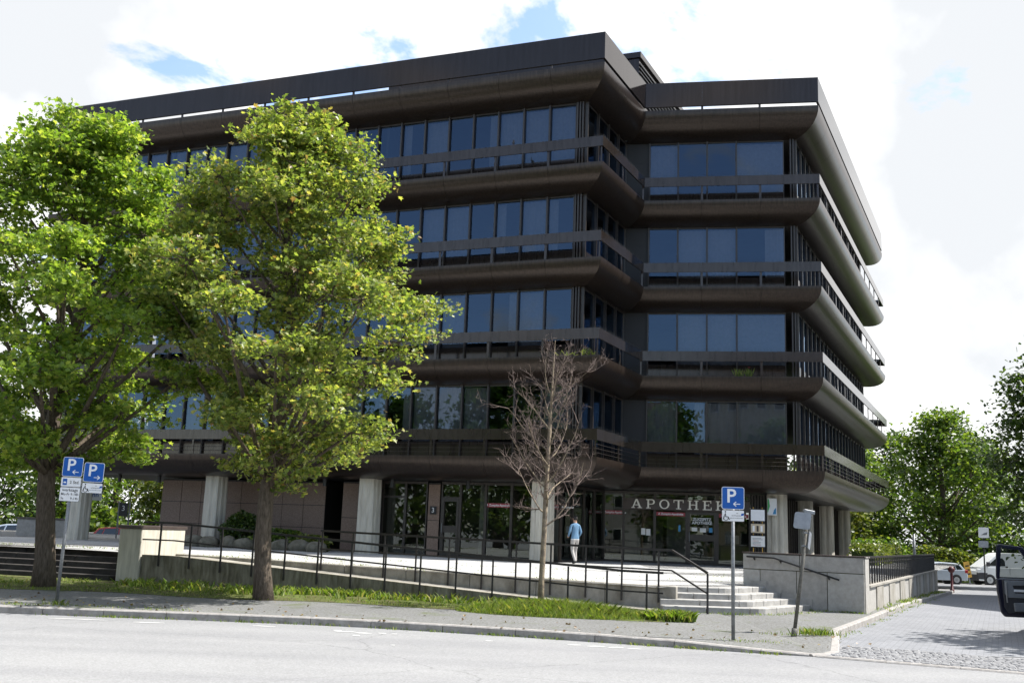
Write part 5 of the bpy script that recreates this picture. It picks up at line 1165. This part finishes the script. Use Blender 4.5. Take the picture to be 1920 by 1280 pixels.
for x_ in (.3, -1.2): MB().box((x_ - .008, .985, .7), (x_ + .008, .992 + .004, 1.24)).build('panel_gap', 'black', van)
car('red_car', 'red car parked beyond the plaza under the building end', (-22.0, 62.5, -.28), R(-6), 'carred', HL, HR, 1.74, HG, (1.28, -1.25), .32, lamps=hl)
car('pale_car', 'pale silver car beyond the plaza behind the left maple trunk', (-28.2, 63.5, -.30), R(4), 'silver', HL, HR, 1.74, HG, (1.28, -1.25), .32, lamps=hl)
car('white_car', 'white car at the far left edge beyond the plaza', (-33.3, 62.5, -.30), R(2), 'vanwhite', HL, HR, 1.74, HG, (1.28, -1.25), .32, lamps=hl)
car('parked_car', 'silver car half hidden behind the bar fence', (25.2, 73.6, GZ(0, 73)), R(180), 'silver', HL, HR, 1.74, HG, (1.28, -1.25), .32, lamps=hl)
# dark van whose open driver's door reaches into the picture
hx = Vector((11.57, 22.75)); nv = thing('dark_van', 'navy blue van with its driver door open at the side street kerb', 'van', (hx.x + .92 * SDIR.y - 1.2 * SDIR.x, hx.y - .92 * SDIR.x - 1.2 * SDIR.y, .006), math.atan2(SDIR.y, SDIR.x))
def shell2(poly, h0, h1, nm, m):
    n = len(poly); zs = [z for _, z in poly]; v = [(x, s_ * (h0 + (h1 - h0) * (z - min(zs)) / (max(zs) - min(zs))), z) for s_ in (-1, 1) for x, z in poly]
    return bevel(MB().add(v, [tuple(range(n)), tuple(range(2 * n - 1, n - 1, -1))] + [(i, n + i, n + (i + 1) % n, (i + 1) % n) for i in range(n)]).build(nm, m, nv), .04, 2)
shell2([(2.2, .3), (2.3, .6), (2.2, .95), (1.5, 1.12), (-2.5, 1.12), (-2.55, .3)], .90, .88, 'body', 'navy'); shell2([(1.5, 1.08), (.75, 1.75), (.4, 1.86), (-2.4, 1.86), (-2.5, 1.1)], .87, .74, 'cabin', 'navy')
for x_ in (1.5, -1.6):
    for s_ in (-1, 1): wheel(nv, x_, s_ * .80, .33, .2, s_)
MB().add([(-2.52, -.6, 1.15), (-2.52, .6, 1.15), (-2.45, .55, 1.7), (-2.45, -.55, 1.7)], [(0, 1, 2, 3)]).build('rear_window', 'carglass', nv)
for s_ in (-1, 1): MB().box((-2.58, s_ * .72 - .08, .8), (-2.52, s_ * .72 + .08, 1.1)).build('tail_light', 'lamp_red', nv)
# door: local x = distance from the hinge to the free edge, y thickness (inner side -y), z up
dr_ = obj('door', None, nv); ang = R(180 - 8) - math.atan2(SDIR.y, SDIR.x)
dr_.location = (1.2, .94, .30); dr_.rotation_euler = (0, 0, ang)
def dxz(poly, y0, y1, nm, m, bev=.02): return bevel(MB().xz(poly, y0, y1).build(nm, m, dr_), bev, 2)
DW = 1.02
dxz([(.02, .12), (.10, 0), (DW - .14, 0), (DW - .06, .10), (DW, .55), (DW, .80), (.02, .80)], -.03, .06, 'door_shell', 'navy', .03)
for poly, nm in (([(DW - .07, .80), (DW, .80), (DW - .03, 1.50), (DW - .13, 1.50)], 'window_post'), ([(.02, .80), (.11, .80), (.55, 1.42), (.45, 1.46)], 'window_post'), ([(.52, 1.40), (DW - .10, 1.44), (DW - .06, 1.52), (.44, 1.47)], 'window_header')): dxz(poly, -.01, .05, nm, 'navy', .012)
MB().add([(.10, .022, .80), (DW - .06, .022, .80), (DW - .12, .022, 1.45), (.53, .022, 1.41)], [(0, 1, 2, 3)]).build('pane', 'shopglass', dr_)
dxz([(.10, .10), (DW - .20, .08), (DW - .13, .2), (DW - .10, .78), (.08, .78)], .062, .085, 'door_trim', 'plastic', .015); 
dxz([(.12, .40), (DW - .20, .40), (DW - .14, .48), (DW - .14, .76), (.10, .76)], .086, .112, 'armrest_panel', 'greyplastic', .02); dxz([(.2, .50), (DW - .34, .50), (DW - .30, .66), (.2, .68)], .113, .116, 'door_pocket', 'black', .001); dxz([(.16, .12), (DW - .32, .12), (DW - .30, .30), (.16, .32)], .086, .15, 'storage_bin', 'greyplastic', .02)
dxz([(DW - .19, .30), (DW - .165, .30), (DW - .155, .72), (DW - .18, .72)], .113, .13, 'grab_handle', 'rim', .004); dxz([(.45, .53), (.7, .53), (.7, .58), (.45, .58)], .117, .12, 'paper', 'white', .001)

# ================================================================ PEOPLE
def skin_obj(name, verts, edges, radii, m, parent, sub=2):
    me = bpy.data.meshes.new(name); me.from_pydata(verts, edges, []); me.materials.append(M[m]); o = obj(name, me, parent)
    md = o.modifiers.new('skin', 'SKIN'); 
    sv = me.skin_vertices[0].data if me.skin_vertices else None
    if sv is None: bm = bmesh.new(); bm.from_mesh(me); bm.verts.layers.skin.verify(); bm.to_mesh(me); bm.free(); sv = me.skin_vertices[0].data
    for k, r_ in enumerate(radii): sv[k].radius = r_ if hasattr(r_, '__len__') else (r_, r_); sv[k].use_root = (k == 0)
    md.use_smooth_shade = True; s_ = o.modifiers.new('sub', 'SUBSURF'); s_.levels = sub; s_.render_levels = sub; return o
def person(label, loc, rz, top, bottom, seated=False, scale=1., stride=.16):
    P = thing('person', label, 'person', loc, rz); P.scale = (scale,) * 3       # faces +y
    hz = .93; s = stride
    V = [(0, 0, hz), (0, .0, 1.08), (0, .01, 1.28), (0, .0, 1.44), (0, .0, 1.52), (0, .02, 1.60), (0, .03, 1.66), (0, .02, 1.735)]
    Rr = [(.15, .11), (.145, .10), (.165, .115), (.13, .08), (.055, .055), (.072, .088), (.078, .098), (.06, .075)]
    Ed = [(i, i + 1) for i in range(7)]
    def chain(root, pts, rad):
        p = root
        for q, r_ in zip(pts, rad): V.append(q); Rr.append(r_); Ed.append((p, len(V) - 1)); p = len(V) - 1
    chain(3, [(.17, 0, 1.42), (.235, -.05, 1.16), (.20, .10, .98), (.165, .17, .94)], [.058, .05, .038, .032]); chain(3, [(-.17, 0, 1.42), (-.25, -.02, 1.17), (-.20, .14, 1.03), (-.15, .2, 1.02)], [.058, .05, .038, .032])
    chain(0, [(.095, 0, .86), (.10, s * .45 + .03, .48), (.10, s * .3, .10), (.11, s * .3 + .11, .045), (.11, s * .3 + .18, .035)], [.095, .066, .048, .045, .035]); chain(0, [(-.095, 0, .86), (-.10, -s * .2 + .05, .48), (-.10, -s, .12), (-.11, -s + .11, .05), (-.11, -s + .18, .035)], [.095, .066, .048, .045, .035])
    body = skin_obj('body', V, Ed, Rr, top, P)
    # one continuous body: colour zones by height on the same mesh through a node ramp
    m = bpy.data.materials.new('person_body'); m.use_nodes = True; t = m.node_tree; b = t.nodes['Principled BSDF']; b.inputs['Roughness'].default_value = .85
    tcn = t.nodes.new('ShaderNodeTexCoord'); sp = t.nodes.new('ShaderNodeSeparateXYZ'); t.links.new(tcn.outputs['Object'], sp.inputs[0]); rp = t.nodes.new('ShaderNodeValToRGB'); rp.color_ramp.interpolation = 'CONSTANT'
    mr_ = t.nodes.new('ShaderNodeMath'); mr_.operation = 'DIVIDE'; mr_.inputs[1].default_value = 2; t.links.new(sp.outputs['Z'], mr_.inputs[0]); t.links.new(mr_.outputs[0], rp.inputs[0])
    e = rp.color_ramp.elements; e[0].position = 0; e[0].color = (.02, .02, .02, 1); e[1].position = .055; e[1].color = (*bottom, 1); n_ = e.new(.445); n_.color = (.6, .6, .58, 1); n_ = e.new(.46); n_.color = (*top_col(top), 1); n_ = e.new(.755); n_.color = (.45, .27, .19, 1)
    t.links.new(rp.outputs[0], b.inputs['Base Color']); body.data.materials.clear(); body.data.materials.append(m)
    # hair, ears, face, hands
    bm = bmesh.new(); bmesh.ops.create_uvsphere(bm, u_segments=14, v_segments=10, radius=1)
    for v in bm.verts: v.co = Vector((v.co.x * .088, v.co.y * .105 - .012, v.co.z * .115)) 
    bmesh.ops.delete(bm, geom=[v for v in bm.verts if v.co.y > .045 and v.co.z < .055], context='VERTS'); bmesh.ops.delete(bm, geom=[v for v in bm.verts if v.co.z < -.075], context='VERTS')
    me = bpy.data.meshes.new('hair'); bm.to_mesh(me); bm.free(); me.materials.append(M['hair']); me.polygons.foreach_set('use_smooth', [True] * len(me.polygons)); obj('hair', me, P, (0, .02, 1.685))
    for s_ in (-1, 1):
        MB().tube([(s_ * .082, .02, 1.63), (s_ * .094, .012, 1.66), (s_ * .086, .02, 1.69)], [.008, .014, .008], 6).build('ear', 'skin', P, True)
        MB().tube([(s_ * .032, .118, 1.665), (s_ * .032, .126, 1.665)], .009, 6).build('eye', 'hair', P)
        hw_ = (s_ * .165, .17, .94) if s_ > 0 else (-.15, .2, 1.02); hd_ = MB(); hx_, hy_, hz_ = hw_
        hd_.box((hx_ - .016, hy_ - .01, hz_ - .05), (hx_ + .016, hy_ + .075, hz_ + .035))
        for k in range(4): hd_.tube([(hx_, hy_ + .07, hz_ + .025 - k * .022), (hx_ - s_ * .008, hy_ + .11, hz_ + .015 - k * .022), (hx_ - s_ * .03, hy_ + (.135, .142, .138, .125)[k], hz_ + .0 - k * .022)], [.0095, .0085, .006], 6)
        hd_.tube([(hx_ - s_ * .01, hy_ + .01, hz_ + .035), (hx_ - s_ * .03, hy_ + .05, hz_ + .06), (hx_ - s_ * .035, hy_ + .085, hz_ + .055)], [.011, .010, .007], 6); hd_.build('hand', 'skin', P, True)
    MB().tube([(0, .112, 1.675), (0, .135, 1.638), (0, .112, 1.628)], [.008, .014, .010], 6).build('nose', 'skin', P, True); MB().box((-.024, .112, 1.598), (.024, .122, 1.606)).build('mouth', 'lamp_red', P)
    return P
def top_col(k): return {'sweater': (.115, .22, .34), 'orange': (.6, .12, .02), 'white': (.6, .62, .65), 'blue': (.05, .16, .4)}[k]
M['orange'] = mat('orange_top', (.6, .12, .02), .9)
person('person in blue sweater and grey trousers walking along the shop window', (2.50, 38.05, PZ(2.50, 38.05)), R(28), 'sweater', (.36, .34, .32), scale=.95, stride=.22)
person('person in an orange top standing beyond the plaza at far left', (-31.0, 61, -.28), R(170), 'orange', (.05, .06, .09))
person('person in a blue top standing beside the orange one', (-32.6, 61.4, -.28), R(150), 'blue', (.4, .4, .42))

bpy.context.view_layer.update()
